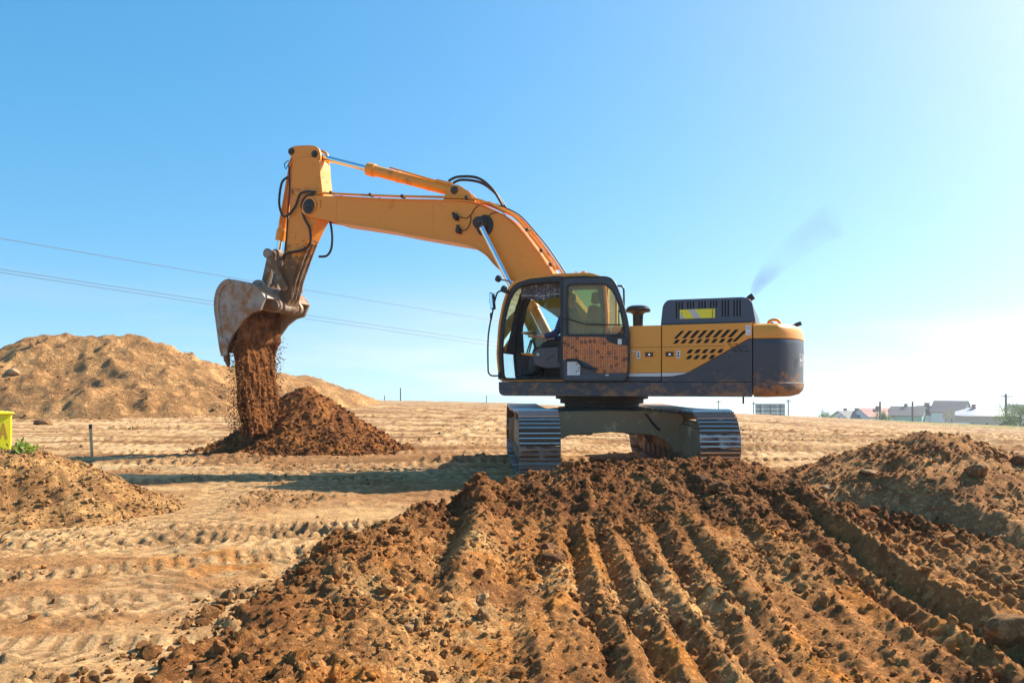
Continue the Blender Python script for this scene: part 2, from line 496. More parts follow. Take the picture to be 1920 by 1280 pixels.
TRACKS = [  # x0, y0, heading in degrees, curvature 1/m, half width, lug pitch, depth, kind
    (-6.0, 6.35, 8, .03, .27, .16, .030, 'v'), (-6.0, 7.5, -14, .04, .26, .15, .022, 'b'),
    (-7.0, 5.2, 30, -.06, .27, .17, .026, 'v'), (-5.5, 4.7, 4, .02, .26, .17, .020, 'v'),
    (-3.6, 8.2, -32, .0, .30, .13, .026, 'b'), (-2.6, 5.0, 100, .02, .27, .16, .02, 'v'),
    (-12, 13.4, 2, .004, .3, .2, .03, 'b'), (-12, 15.6, 4, .003, .3, .2, .03, 'b'), (-14, 21, -2, .003, .32, .2, .04, 'b'), (-14, 23.4, -1, .002, .32, .2, .04, 'b'),
    (-12, 18.5, 1, -.002, .3, .2, .04, 'b'), (-3, 24, 50, .0, .3, .21, .04, 'b'), (-1, 23.6, 52, .0, .3, .21, .04, 'b'), (-2, 20, 84, .0, .32, .21, .05, 'b'), (.6, 20, 85, .0, .32, .21, .05, 'b'),
    (2, 17.0, -5, .002, .32, .2, .035, 'b'), (2, 19.5, -6, .0, .32, .2, .035, 'b'), (2, 14.6, 4, .0, .3, .2, .03, 'b'), (3, 24, -3, .002, .35, .2, .05, 'b'), (2, 29, -4, .0, .4, .25, .05, 'b'),
    (2, 12.6, 8, .01, .3, .2, .03, 'b'), (-10, 11.7, -3, .01, .3, .2, .022, 'v'),
    (-6.5, 5.7, 12, .05, .20, .11, .022, 'b'), (-4.2, 7.9, -20, .05, .24, .12, .024, 'b'), (-3.9, 7.2, 15, -.05, .22, .10, .022, 'b'), (-5.2, 4.3, -6, .03, .24, .13, .02, 'v'), (-3.2, 10.6, -8, .03, .24, .13, .02, 'b'), (-6, 12.5, 3, .0, .26, .14, .025, 'v'),
    (-14, 11.5, 17, .01, .3, .2, .035, 'b'), (-14, 13.9, 18, .01, .3, .2, .035, 'b'), (-5, 11.2, 38, -.01, .28, .19, .03, 'b'), (-3, 11.0, 37, -.01, .28, .19, .03, 'b'), (-9, 33, -22, .0, .35, .22, .05, 'b'), (-9, 35.6, -22, .0, .35, .22, .05, 'b'), (3.5, 12.5, 30, -.008, .3, .2, .035, 'b'), (6, 12.5, 31, -.008, .3, .2, .035, 'b'), (4, 34, -18, .0, .35, .22, .05, 'b'), (6, 36.5, -18, .0, .35, .22, .05, 'b'), (-7.5, 8.6, -24, .06, .22, .12, .022, 'b'), (-2.2, 12.2, -55, .02, .24, .13, .022, 'b'), (-6.8, 4.2, 26, -.02, .22, .12, .024, 'b'),
    (-9, 14.3, 0, .004, .05, .4, .06, 'b'), (-9, 14.75, 1, .004, .05, .4, .06, 'b'), (-10, 17.2, 2, .003, .06, .4, .06, 'b'), (-12, 19.7, 1, .002, .08, .4, .08, 'b'), (3, 15.6, -2, .002, .06, .4, .07, 'b'), (3, 17.9, -3, .002, .07, .4, .08, 'b'), (3, 21.5, -2, .002, .09, .4, .1, 'b'), (2, 26, -3, .001, .1, .4, .12, 'b'), (-14, 26, 0, .001, .1, .4, .12, 'b'), (2, 33, -2, .001, .14, .4, .16, 'b'),
]
def ground_z(x, y):
    z = base_z(x, y).astype(np.float32)
    r = np.sqrt(x * x + y * y)
    near = 1 - sstep(r, 14, 30)
    z += .035 * fbm(x * .35, y * .35, 3, 11) + .008 * fbm(x * 1.6, y * 1.6, 3, 12) * (1 - sstep(r, 30, 70))
    # long wheel ruts, drawn out sideways
    yy = y + .9 * fbm(x * .10, y * .10, 2, 31)
    rut = ridged(x * .07, yy * 1.25, 3, 41, .45) - .62
    amp = .085 * sstep(r, 8.5, 15) * (1 + sstep(r, 18, 50) * 1.3) * (1 - sstep(r, 110, 180) * .6)
    z += amp * rut
    rut2 = ridged(x * .05 + 3, yy * .33, 2, 47) - .6
    z += .16 * sstep(r, 22, 45) * rut2
    # scattered lines of pushed-up crumbs
    m = sstep(fbm(x * .45, y * .9, 3, 51), .12, .42)
    z += m * .05 * (ridged(x * 3.1, y * 3.1, 3, 52) - .35) * (.35 + .65 * near + .6 * sstep(r, 14, 22))
    crumbs = clodfield(x, y, .10, 53, .2, .6, .55) * .10 + clodfield(x, y, .05, 56, .2, .6, .7) * .05
    z += .9 * crumbs * sstep(fbm(x * .8, y * .8, 3, 54), .08, .3) * near
    # crusted edges where wheels pushed the sand aside
    er = ridged(x * .55 + .4 * fbm(x * .8, y * .8, 2, 57), y * .95, 3, 58)
    z += near * .04 * sstep(er, .88, .98) * (.4 + ridged(x * 5, y * 5, 2, 59))
    # smooth flattened plates with cracked edges
    tt = fbm(x * .8 + .2 * np.sin(y), y * 1.5, 3, 62) * 6; fl = np.floor(tt)
    z += near * .016 * (fl + sstep(tt - fl, 0, .14) - tt * .75) * sstep(fbm(x * .4, y * .4, 2, 63), -.3, .1)
    z -= near * .016 * sstep(ridged(x * 1.4, y * 3.0, 3, 64), .9, .985)
    z += near * .011 * np.clip(fbm(x * 3.7, y * 5.2, 3, 61) * 2.2, -.7, .7)
    line = sstep(ridged(x * .09 + 5, yy * .62, 3, 45), .80, .93) * sstep(fbm(x * .3, y * .5, 2, 46), -.25, .1) * sstep(r, 8, 12) * (1 - sstep(r, 60, 110))
    z += line * (.03 + .16 * clodfield(x, y, .16, 48, .2, .62, .8) * .6 + .05 * fbm(x * 4, y * 4, 2, 49)) * (1 + sstep(r, 16, 40))
    for (x0, y0, hd, cv, hw, pitch, dep, kind) in TRACKS:
        dep = dep * (1.6 if y0 > 11 else (1.15 if kind == 'b' else .7))
        a = R(hd); ca, sa = math.cos(a), math.sin(a)
        s_ = (x - x0) * ca + (y - y0) * sa; t_ = -(x - x0) * sa + (y - y0) * ca - .5 * cv * s_ * s_
        t_ = t_ + .05 * np.sin(s_ * .8)
        inn = 1 - sstep(np.abs(t_), hw * .82, hw * 1.05)
        if not inn.any(): continue
        inn = inn * sstep(s_, -.5, .8) * (.55 + .45 * sstep(fbm(s_ * .35, t_ * .5 + hd, 2, 71), -.3, .15))
        ph = s_ / pitch + (np.abs(t_) / hw * .75 + .5 * (t_ > 0) if kind == 'v' else 0)
        lug = sstep(np.abs(ph - np.floor(ph) - .5), .17, .27) - .5
        rim = np.exp(-((np.abs(t_) - hw * 1.15) / (.10)) ** 2)
        z += inn * (-.4 * dep + dep * .75 * lug) + rim * dep * .5 * sstep(s_, -.5, .8)
    return z

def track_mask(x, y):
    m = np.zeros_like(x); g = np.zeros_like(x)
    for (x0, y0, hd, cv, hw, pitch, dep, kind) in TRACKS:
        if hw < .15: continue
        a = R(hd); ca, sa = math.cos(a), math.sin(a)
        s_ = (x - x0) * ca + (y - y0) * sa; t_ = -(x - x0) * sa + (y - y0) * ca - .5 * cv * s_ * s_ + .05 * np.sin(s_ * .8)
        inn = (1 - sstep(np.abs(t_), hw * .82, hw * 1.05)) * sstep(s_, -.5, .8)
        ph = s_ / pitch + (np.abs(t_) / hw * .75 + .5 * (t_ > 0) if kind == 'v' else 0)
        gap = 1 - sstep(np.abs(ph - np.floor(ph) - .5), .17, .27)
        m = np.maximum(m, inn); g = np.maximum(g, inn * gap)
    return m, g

def ground_col(x, y, z):
    r = np.sqrt(x * x + y * y)
    n1 = fbm(x * .5, y * .8, 4, 81); n2 = fbm(x * .13, y * .5, 3, 82); n3 = fbm(x * 4, y * 4, 3, 83)
    c = lerp3(SAND, SAND2, sstep(n1 + .4 * n3, -.25, .35))
    c = lerp3(c, BROWN, (.65 + .1 * sstep(r, 9, 13)) * sstep(n2 + .6 * n1 + .5 * n3, .10, .42))
    c = c * (1.12 - .12 * sstep(r, 9, 14))[..., None]
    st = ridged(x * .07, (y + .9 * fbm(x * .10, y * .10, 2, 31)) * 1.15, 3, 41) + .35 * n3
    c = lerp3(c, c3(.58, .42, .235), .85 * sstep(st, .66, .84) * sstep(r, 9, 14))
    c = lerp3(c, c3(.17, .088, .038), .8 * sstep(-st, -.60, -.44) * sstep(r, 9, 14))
    yy = y + .9 * fbm(x * .10, y * .10, 2, 31)
    line = sstep(ridged(x * .09 + 5, yy * .62, 3, 45), .78, .9) * sstep(fbm(x * .3, y * .5, 2, 46), -.25, .1) * sstep(r, 8, 12)
    c = lerp3(c, BROWN * .8, .9 * line)
    cm = sstep(fbm(x * .8, y * .8, 3, 54), .1, .36) * (1 - sstep(r, 14, 30)) + .8 * sstep(ridged(x * .55 + .4 * fbm(x * .8, y * .8, 2, 57), y * .95, 3, 58), .86, .96) * (1 - sstep(r, 14, 30))
    c = lerp3(c, c3(.28, .155, .068), np.clip(cm * .75, 0, .8))
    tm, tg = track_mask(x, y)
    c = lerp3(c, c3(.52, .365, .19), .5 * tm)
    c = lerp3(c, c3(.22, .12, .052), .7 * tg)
    o = bellr(((x + 2.35) / .5) ** 2 + ((y - 6.1) / .35) ** 2)
    c = lerp3(c, ORANGE, np.clip(o * (.5 + 2.4 * n3), 0, .6))
    # reddish spill round the pile and between pile and machine
    sp = bellr(((x + 3.9) / 2.9) ** 2 + ((y - 15.2) / 1.7) ** 2) + bellr(((x + 1.2) / 2.0) ** 2 + ((y - 10.4) / 1.3) ** 2) * .8
    c = lerp3(c, c3(.27, .135, .055), np.clip(sp * (1.1 + 1.4 * n3 + .8 * n1), 0, .85))
    # the far rim of the field turns a little greyer, with a grass verge on the right
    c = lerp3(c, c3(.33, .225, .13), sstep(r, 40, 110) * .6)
    gr = sstep(y, 70, 84) * sstep(x + 7 * n1, 42, 50)
    c = lerp3(c, c3(.16, .19, .05), gr * sstep(n1 + n3, -.3, .2) * .8)
    return c

def fast_mesh(name, co, faces, mat, col=None, smooth=True):
    me = bpy.data.meshes.new(name)
    nv = len(co); nf, k = faces.shape
    me.vertices.add(nv); me.vertices.foreach_set('co', np.ascontiguousarray(co, dtype=np.float32).ravel())
    me.loops.add(nf * k); me.loops.foreach_set('vertex_index', np.ascontiguousarray(faces, dtype=np.int32).ravel())
    me.polygons.add(nf); me.polygons.foreach_set('loop_start', np.arange(0, nf * k, k, dtype=np.int32))
    try: me.polygons.foreach_set('loop_total', np.full(nf, k, dtype=np.int32))
    except Exception: pass
    me.polygons.foreach_set('use_smooth', np.full(nf, smooth, dtype=bool))
    me.update(calc_edges=True)
    if col is not None:
        at = me.attributes.new('soil', 'FLOAT_COLOR', 'POINT')
        rgba = np.ones((nv, 4), dtype=np.float32); rgba[:, :3] = np.clip(col, .01, .9); at.data.foreach_set('color', rgba.ravel())
    me.materials.append(MATS[mat])
    o = bpy.data.objects.new(name, me); COL.objects.link(o)
    return o

def quads(ny, nx, wrap=False):
    i = np.arange(ny - 1)[:, None] * nx; j = np.arange(nx - (0 if wrap else 1))[None, :]
    j2 = (j + 1) % nx
    return np.stack([i + j, i + j2, i + nx + j2, i + nx + j], -1).reshape(-1, 4)

ang = np.concatenate([np.linspace(-44, 44, 700), np.linspace(44, 316, 46)[1:-1]])
rad = np.concatenate([np.linspace(.4, 3.0, 6)[:-1], np.geomspace(3.0, 16, 500), np.geomspace(16.05, 130, 320), np.geomspace(132, 1600, 45)])
A, RR = np.meshgrid(np.radians(ang), rad)
gx = (RR * np.sin(A)).ravel(); gy = (RR * np.cos(A)).ravel()

def bank_foot(x, y):
    """how far inside the furrowed bank a point lies, 0 outside"""
    edge = np.interp(y, [2.5, 4.2, 5.8, 7.35, 8.3, 9.0, 9.6, 12], [-2.1, -1.96, -1.7, -1.3, -.75, -.2, .5, 1.0])
    return x - edge + .26 * fbm(x * .9 + 3, y * .9, 3, 99) + .10 * fbm(x * 3.1, y * 3.1, 2, 98)

gz = ground_z(gx, gy)
# the ground dips under the bank, which lies over it as a sheet of its own
dip = sstep(bank_foot(gx, gy), .5, 1.4) * (1 - sstep(gy, 9.2, 10.0)) * (1 - sstep(gx, 8.3, 9.0))
gz = gz - dip * .9
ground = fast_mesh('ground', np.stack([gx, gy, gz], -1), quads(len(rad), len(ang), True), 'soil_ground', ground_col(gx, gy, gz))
tag(ground, 'pale sandy building ground with wheel ruts and tread prints', kind='structure')

# ------------------------------------------------------------------ the furrowed bank in the foreground
def bank_z(x, y):
    wob = .12 * fbm(x * .7, y * .7, 3, 101)
    crest_y = np.interp(x, [-1, 0, .8, 2.6, 3.6, 9], [8.4, 8.8, 9.0, 9.7, 9.9, 10.2]) + wob * 1.5
    crest_z = np.interp(x, [-1.5, -.4, .2, .8, 1.5, 2.6, 3.1, 3.8, 4.6, 9], [.1, .24, .40, .50, .48, .50, .42, .22, .10, .05])
    t = np.clip((y - 3.6) / np.maximum(.5, crest_y - 3.6), 0, 1)
    prof = -.24 + (crest_z + .24) * (t ** 1.25)
    back = np.maximum(0, y - crest_y)
    z = np.where(y > crest_y, crest_z - back * .75, prof)
    # trough on the left between the long ridge and the clodded rim
    inside = bank_foot(x, y)
    rim_on = 1 - sstep(x, -.75, -.3)
    z = z + .27 * np.exp(-((x + .36 + .06 * np.sin(y * 1.7)) / .24) ** 2) * sstep(y, 4.2, 5.6) * (1 - sstep(y, 8.8, 9.4))
    z = z - .22 * np.exp(-((x + .88) / .33) ** 2) * sstep(y, 5, 6) * (1 - sstep(y, 8.0, 8.9))
    left = .02 + .08 * sstep(y, 4.2, 6) + .13 * (.35 + .65 * sstep(y, 4.2, 6)) * np.exp(-((inside - .45) / .35) ** 2) - .12 * sstep(inside, .8, 1.6) * sstep(y, 4, 7) - .05 * (1 - sstep(y, 3.6, 5))
    z = np.where(rim_on > 0, z * (1 - rim_on) + np.maximum(left, z - .05) * rim_on, z)
    # furrows drawn by the bucket teeth, running towards the viewer
    low = 1 - sstep(y + wob * 2, 6.5 + 1.2 * sstep(x, 1.6, 2.2), 7.4 + 1.3 * sstep(x, 1.6, 2.2))
    xx = x + .05 * np.sin(y * 1.3) + .04 * fbm(x * 1.5, y * .9, 2, 111)
    fp = (xx - .92) / .262; fp = np.abs(fp - np.round(fp)) * 2
    fur = (1 - fp) ** .9 - .5
    teeth = sstep(xx, .35, .6) * (.75 + .35 * np.sin(xx * 2.1 + .6)) + .45 * sstep(xx, -.1, .1) * (1 - sstep(xx, .35, .6))
    z = z + .135 * fur * teeth * np.maximum(low, .0) * (.9 + .35 * fbm(x * 1.2, y * .7, 2, 112)) + .016 * low * teeth * np.sin(y * 2 * math.pi / .14 + 3 * fbm(x * 3, y, 2, 114)) * np.maximum(0, fur + .3)
    for (rx, a, w, y1, y2) in ((1.58, .12, .20, 5.0, 8.9), (2.23, .09, .18, 5.4, 8.6), (3.02, .13, .22, 4.4, 8.9), (.30, .05, .16, 3.4, 6.5)):
        rxx = rx + .06 * np.sin(y * 1.1 + rx) + .05 * fbm(y * .9, y * 0 + rx, 2, 113)
        z = z + a * np.exp(-(np.abs(x - rxx) / w) ** 1.5) * sstep(y, y1 - .6, y1 + .5) * (1 - sstep(y, y2 - 1.2, y2 + .2))
    z = z - .07 * np.exp(-((x - 2.68 - .03 * np.sin(y)) / .2) ** 2) * (1 - sstep(y, 7.5, 9)) * sstep(y, 4.5, 6)
    # lumps and crumbs
    rough = .32 + .9 * sstep(y, 6.3, 7.5) + .8 * rim_on
    z = z + rough * (.06 * (ridged(x * 1.9, y * 1.9, 4, 121) - .55) + .045 * fbm(x * 6, y * 6, 4, 122, .6))
    n4 = fbm(x * 1.3, y * 1.3, 3, 123)
    z = z + .23 * .42 * clodfield(x, y, .23, 124, .16, .60, .30) * (.4 + .9 * sstep(n4, -.2, .3)) * (.06 + .95 * sstep(y, 6.6, 7.6) + .6 * rim_on)
    z = z + .105 * .8 * clodfield(x + .02 * n4, y, .105, 125, .2, .62, .65) * (.55 + .6 * sstep(n4, -.1, .4)) * (.45 + .55 * sstep(y, 6.3, 7.4) + .4 * rim_on)
    z = z + .05 * .85 * clodfield(x, y, .05, 126, .2, .62, .75)
    # the rim sinks into the level ground
    z = np.where(inside < .5, z - (1 - sstep(inside, -.15, .42)) * .42, z)
    return z.astype(np.float32)

def bank_col(x, y, z):
    n1 = fbm(x * 1.1, y * .45, 4, 131); n2 = fbm(x * 2.6, y * 1.6, 4, 132); n3 = fbm(x * 9, y * 9, 3, 133); n5 = fbm(x * .8, y * 1.1, 3, 134)
    low = 1 - sstep(y + .9 * n1, 6.2, 7.6)
    c = lerp3(DARK, BROWN, sstep(n2 + .5 * n3, -.15, .55))
    c = lerp3(c, c3(.22, .118, .052), .55 * sstep(n1, .0, .5))
    lo = lerp3(c3(.31, .155, .058), ORANGE, .75 * sstep(n2 + n1, .0, .6))
    lo = lerp3(lo, TAN, .8 * sstep(n5 + .4 * n3, .05, .4))
    lo = lerp3(lo, PALE, .5 * sstep(n5 + .6 * n2 + .4 * n3, .46, .72))
    lo = lerp3(lo, DARK, .75 * sstep(-n2 + .4 * n3 - .3 * n5, .12, .45))
    c = c + (lo - c) * (low * sstep(x, -2.0, -.6))[..., None]
    for (px, py, ax, ay) in ((.35, 5.65, .22, .25), (.95, 5.3, .25, .4), (1.28, 5.15, .18, .35), (-.95, 5.05, .28, .22), (-.2, 4.9, .3, .25)):
        c = lerp3(c, PALE, np.clip(bellr(((x - px) / ax) ** 2 + ((y - py) / ay) ** 2) * (.6 + 1.6 * n3), 0, .6))
    c = lerp3(c, TAN, .55 * sstep(x, 2.6, 3.6) * (1 - sstep(y, 6, 7.2)))
    edge = bank_foot(x, y)
    c = lerp3(c, SAND2, .7 * (1 - sstep(edge + .25 * n2, -.1, .35)))
    return c

def patch(name, xs, ys, zf, cf, mat):
    X, Y = np.meshgrid(xs, ys); x = X.ravel(); y = Y.ravel(); z = zf(x, y)
    return fast_mesh(name, np.stack([x, y, z], -1), quads(len(ys), len(xs)), mat, cf(x, y, z))

bx_ = np.concatenate([np.linspace(-2.9, 4.6, 470), np.linspace(4.62, 8.6, 130)]); by_ = np.concatenate([np.linspace(2.6, 3.6, 30)[:-1], np.linspace(3.6, 10.6, 400)])
bank = patch('earth_bank', bx_, by_, bank_z, bank_col, 'soil_near')
tag(bank, 'dark brown furrowed earth bank in the foreground with orange clay streaks', kind='structure')

# ------------------------------------------------------------------ heaps, each a thing
def heap_right_z(x, y):
    d = np.sqrt(((x - 5.15) / 1.15) ** 2 + (y - 9.3) ** 2)
    z = .86 - .40 * np.maximum(0, d - .12) - .03 * d * d * .3
    d2 = np.sqrt(((x - 6.4) / 1.4) ** 2 + (y - 7.6) ** 2); z = np.maximum(z, .50 - .33 * d2)
    d3 = np.sqrt(((x - 3.9) / 1.2) ** 2 + (y - 9.0) ** 2); z = np.maximum(z, .36 - .45 * d3)
    w = .12 * fbm(x * 1.6, y * 1.6, 3, 140)
    # the scooped hollow in its front, with an overhung rim
    q = np.sqrt(((x - 3.75) / 1.0) ** 2 + ((y - 7.25) / 1.2) ** 2) + w
    z = z - .36 * (1 - sstep(q, .55, 1.05)) + .05 * fbm(x * 2.5, y * 2.5, 4, 146) + .05 * (ridged(x * 1.3, y * 1.3, 3, 147) - .6)
    # dry gullies down the slope
    a = np.arctan2(y - 9.3, x - 5.15)
    z = z + .035 * (ridged(a * 5, d * .9, 3, 141) - .6) * sstep(d, .1, .7)
    rough = sstep(q, .75, 1.1) * .35 + .40
    z = z + rough * (.05 * (ridged(x * 2.2, y * 2.2, 4, 142) - .55) + .105 * .5 * clodfield(x, y, .105, 143, .2, .6, .6) + .2 * .4 * clodfield(x, y, .2, 144, .15, .6, .35)) + .05 * .45 * clodfield(x, y, .05, 145, .2, .6, .7)
    return z.astype(np.float32)
def heap_right_col(x, y, z):
    n2 = fbm(x * 2.2, y * 2.2, 4, 151); n3 = fbm(x * 9, y * 9, 3, 152)
    q = np.sqrt(((x - 3.75) / 1.0) ** 2 + ((y - 7.25) / 1.2) ** 2)
    c = lerp3(c3(.25, .122, .05), c3(.40, .222, .098), sstep(n2 + .5 * n3, -.3, .45))
    c = lerp3(c, c3(.40, .255, .135), (1 - sstep(q + .15 * n2, .75, 1.0)) * .85)
    c = lerp3(c, c3(.34, .20, .10), np.exp(-((q - .82) / .14) ** 2) * sstep(y, 6.9, 7.5) * .8)
    return c
hr = patch('soil_heap', np.linspace(2.6, 9.0, 290), np.linspace(5.4, 12.2, 260), heap_right_z, heap_right_col, 'soil_near')
tag(hr, 'brown soil heap at the right with a scooped hollow in its front', 'soil heap')

def heap_bucket_z(x, y):
    dx, dy = x + 4.72, y - 17.4
    d = np.sqrt(dx * dx * np.where(dx > 0, 1.0, 1.05) + dy * dy)
    d = d * (1 + .22 * fbm(np.arctan2(dy, dx) * 1.3, d * .4, 3, 167))
    z = 1.56 - .77 * np.sqrt(d * d + .03) + .16 * np.maximum(0, d - 1.45)
    z = z + .10 * np.exp(-((dx + .9) / .5) ** 2 - (dy / .5) ** 2)
    z = z + .055 * (ridged(x * 1.7, y * 1.7, 3, 161) - .55) + .2 * .45 * clodfield(x, y, .2, 162, .15, .6, .45) + .11 * .6 * clodfield(x, y, .11, 163, .2, .62, .6) + .06 * .5 * clodfield(x, y, .06, 164, .2, .6, .7)
    return (z + base_z(x, y)).astype(np.float32)
def heap_bucket_col(x, y, z):
    n2 = fbm(x * 2, y * 2, 4, 165); n3 = fbm(x * 8, y * 8, 3, 166)
    return lerp3(c3(.13, .055, .021), c3(.27, .12, .038), sstep(n2 + .6 * n3, -.3, .5))
hb = patch('soil_heap', np.linspace(-7.4, -1.9, 230), np.linspace(14.9, 20.1, 190), heap_bucket_z, heap_bucket_col, 'soil_near')
tag(hb, 'reddish brown cone of soil under the excavator bucket', 'soil heap')

def heap_left_z(x, y):
    a = R(-14); u = (x + 5.85) * math.cos(a) + (y - 8.75) * math.sin(a); v = -(x + 5.85) * math.sin(a) + (y - 8.75) * math.cos(a)
    d = np.sqrt((u / 1.6) ** 2 + (v / 1.2) ** 2) * (1 + .25 * fbm(x * .8, y * .8, 3, 177))
    z = .80 * np.exp(-d ** 2.2 * 1.15) - .10
    z = z - .10 * np.exp(-((x + 5.0) / .4) ** 2 - ((y - 8.0) / .3) ** 2) - .08 * np.exp(-((x + 6.2) / .3) ** 2 - ((y - 8.2) / .3) ** 2)
    z = z - .26 * np.exp(-((x + 7.0) / .75) ** 2 - ((y - 9.2) / .7) ** 2)
    k = 1 - sstep(d, .3, 1.5)
    z = z + (.25 + .75 * k) * (.15 * (ridged(x * 1.1, y * 1.1, 4, 171) - .58) + .05 * fbm(x * 3, y * 3, 3, 172) + .15 * .5 * clodfield(x, y, .15, 173, .15, .6, .5) + .07 * .55 * clodfield(x, y, .07, 174, .2, .6, .65))
    return (z - .25 * sstep(d, 1.15, 1.5)).astype(np.float32)
def heap_left_col(x, y, z):
    n2 = fbm(x * 1.8, y * 1.8, 4, 175); n3 = fbm(x * 8, y * 8, 3, 176)
    c = lerp3(c3(.25, .142, .064), c3(.42, .26, .118), sstep(n2 + .5 * n3, -.35, .4))
    return lerp3(c, ORANGE, np.clip(bellr(((x + 6.0) / .45) ** 2 + ((y - 10.1) / .5) ** 2) * (1 + n3), 0, .8))
hl = patch('soil_heap', np.linspace(-9.4, -2.2, 290), np.linspace(6.6, 11.6, 210), heap_left_z, heap_left_col, 'soil_near')
tag(hl, 'low lumpy tan soil heap at the left edge with weeds on it', 'soil heap')

RIDGE = np.array([(-48, 33, 2.2), (-38, 35, 2.7), (-29.5, 36, 2.75), (-25, 37, 3.35), (-22.9, 38, 3.86), (-20.9, 39, 4.18), (-19.9, 40, 4.2), (-19.3, 41, 3.85), (-18.9, 43, 3.05), (-17.8, 48, 2.75), (-16.5, 54, 2.45), (-15.7, 62, 1.9), (-15.2, 70, 1.15), (-14.7, 79, .25), (-14.5, 84, -.6)])
def spoil_z(x, y):
    best = np.full(x.shape, -9., dtype=np.float32)
    w = 1.1 * fbm(x * .16, y * .16, 3, 181)
    for a, b in zip(RIDGE[:-1], RIDGE[1:]):
        ex, ey = b[0] - a[0], b[1] - a[1]; L2 = ex * ex + ey * ey
        t = np.clip(((x - a[0]) * ex + (y - a[1]) * ey) / L2, 0, 1)
        d = np.sqrt((x - a[0] - t * ex) ** 2 + (y - a[1] - t * ey) ** 2)
        best = np.maximum(best, a[2] + (b[2] - a[2]) * t + .25 - .56 * np.sqrt(np.maximum(0, d + w * np.minimum(1, d / 2)) ** 2 + .3))
    z = best
    foot = sstep(z - base_z(x, y), -.3, .6)
    z = z + foot * (.62 * (ridged(x * .30, y * .30, 4, 182) - .6) + .35 * fbm(x * .22, y * .22, 2, 189) + .17 * (ridged(x * 1.1, y * .8, 4, 183) - .58) + .10 * fbm(x * 2.2, y * 2.2, 3, 184) + .5 * .25 * clodfield(x, y, .5, 185, .15, .5, .4) + .25 * .3 * clodfield(x, y, .25, 186, .2, .6, .5))
    return z.astype(np.float32)
def spoil_col(x, y, z):
    n1 = fbm(x * .25, y * .25, 4, 187); n2 = fbm(x * 1.2, y * 1.2, 4, 188)
    c = lerp3(c3(.30, .175, .078), c3(.44, .27, .122), sstep(n1 + .6 * n2, -.35, .35))
    c = lerp3(c, c3(.40, .25, .10), .6 * sstep(n1 - .4 * n2, .2, .5))
    return lerp3(c, c3(.15, .083, .04), .6 * sstep(n2 - .3 * n1, .25, .55))
hs = patch('spoil_heap', np.linspace(-46, -5, 360), np.concatenate([np.linspace(26, 48, 180), np.linspace(48.4, 86, 90)]), spoil_z, spoil_col, 'soil_far')
tag(hs, 'long high tan spoil heap in the background behind the bucket', 'spoil heap')

# ------------------------------------------------------------------ loose clods and stones
def ico(sub):
    bm = bmesh.new(); bmesh.ops.create_icosphere(bm, subdivisions=sub, radius=1.)
    v = np.array([p.co[:] for p in bm.verts], dtype=np.float32); f = np.array([[q.index for q in p.verts] for p in bm.faces], dtype=np.int32); bm.free()
    return v, f
def lumpy(sub, seed, amt=.32):
    v, f = ico(sub); r = np.random.RandomState(seed)
    k = np.ones(len(v), dtype=np.float32)
    for _ in range(7):
        d = r.normal(size=3); d /= np.linalg.norm(d); o = r.uniform(.45, .85)
        dot = v @ d.astype(np.float32); k = np.where(dot > o, np.minimum(k, o / np.maximum(dot, .1)), k)
    k = k * (1 + r.normal(size=len(v)) * amt * .25)
    return v * k[:, None] * np.array([1, r.uniform(.7, 1), r.uniform(.55, .85)], dtype=np.float32), f
def clods(name, pts, size, cols, mat, sub, seed):
    r = np.random.RandomState(seed); N = len(pts)
    vs = [lumpy(sub, seed * 31 + i) for i in range(8)]
    nv = len(vs[0][0]); F = vs[0][1]
    base = np.stack([v for v, _ in vs])[r.randint(0, 8, N)]
    ax = r.normal(size=(N, 3)); ax /= np.linalg.norm(ax, axis=1)[:, None]; an = r.uniform(0, 6.28, N)
    K = np.zeros((N, 3, 3)); K[:, 0, 1] = -ax[:, 2]; K[:, 0, 2] = ax[:, 1]; K[:, 1, 0] = ax[:, 2]; K[:, 1, 2] = -ax[:, 0]; K[:, 2, 0] = -ax[:, 1]; K[:, 2, 1] = ax[:, 0]
    M = np.eye(3)[None] + np.sin(an)[:, None, None] * K + (1 - np.cos(an))[:, None, None] * (K @ K)
    co = np.einsum('nij,nvj->nvi', M, base) * size[:, None, None] + pts[:, None, :]
    fc = (F[None] + (np.arange(N) * nv)[:, None, None]).reshape(-1, 3)
    return fast_mesh(name, co.reshape(-1, 3), fc, mat, np.repeat(cols, nv, axis=0), smooth=False)
def scatter(seed, N, box, dens, zf, cf, smin, smax, power, sink=.25):
    r = np.random.RandomState(seed)
    x = r.uniform(box[0], box[1], N * 4); y = r.uniform(box[2], box[3], N * 4)
    k = r.uniform(size=N * 4) < dens(x, y); x, y = x[k][:N], y[k][:N]
    s = smin * (1 - r.uniform(size=len(x)) * (1 - (smin / smax) ** power)) ** (-1 / power)
    z = zf(x, y); c = cf(x, y, z) * r.uniform(.75, 1.25, len(x))[:, None]
    return np.stack([x, y, z + s * sink], -1), s, c

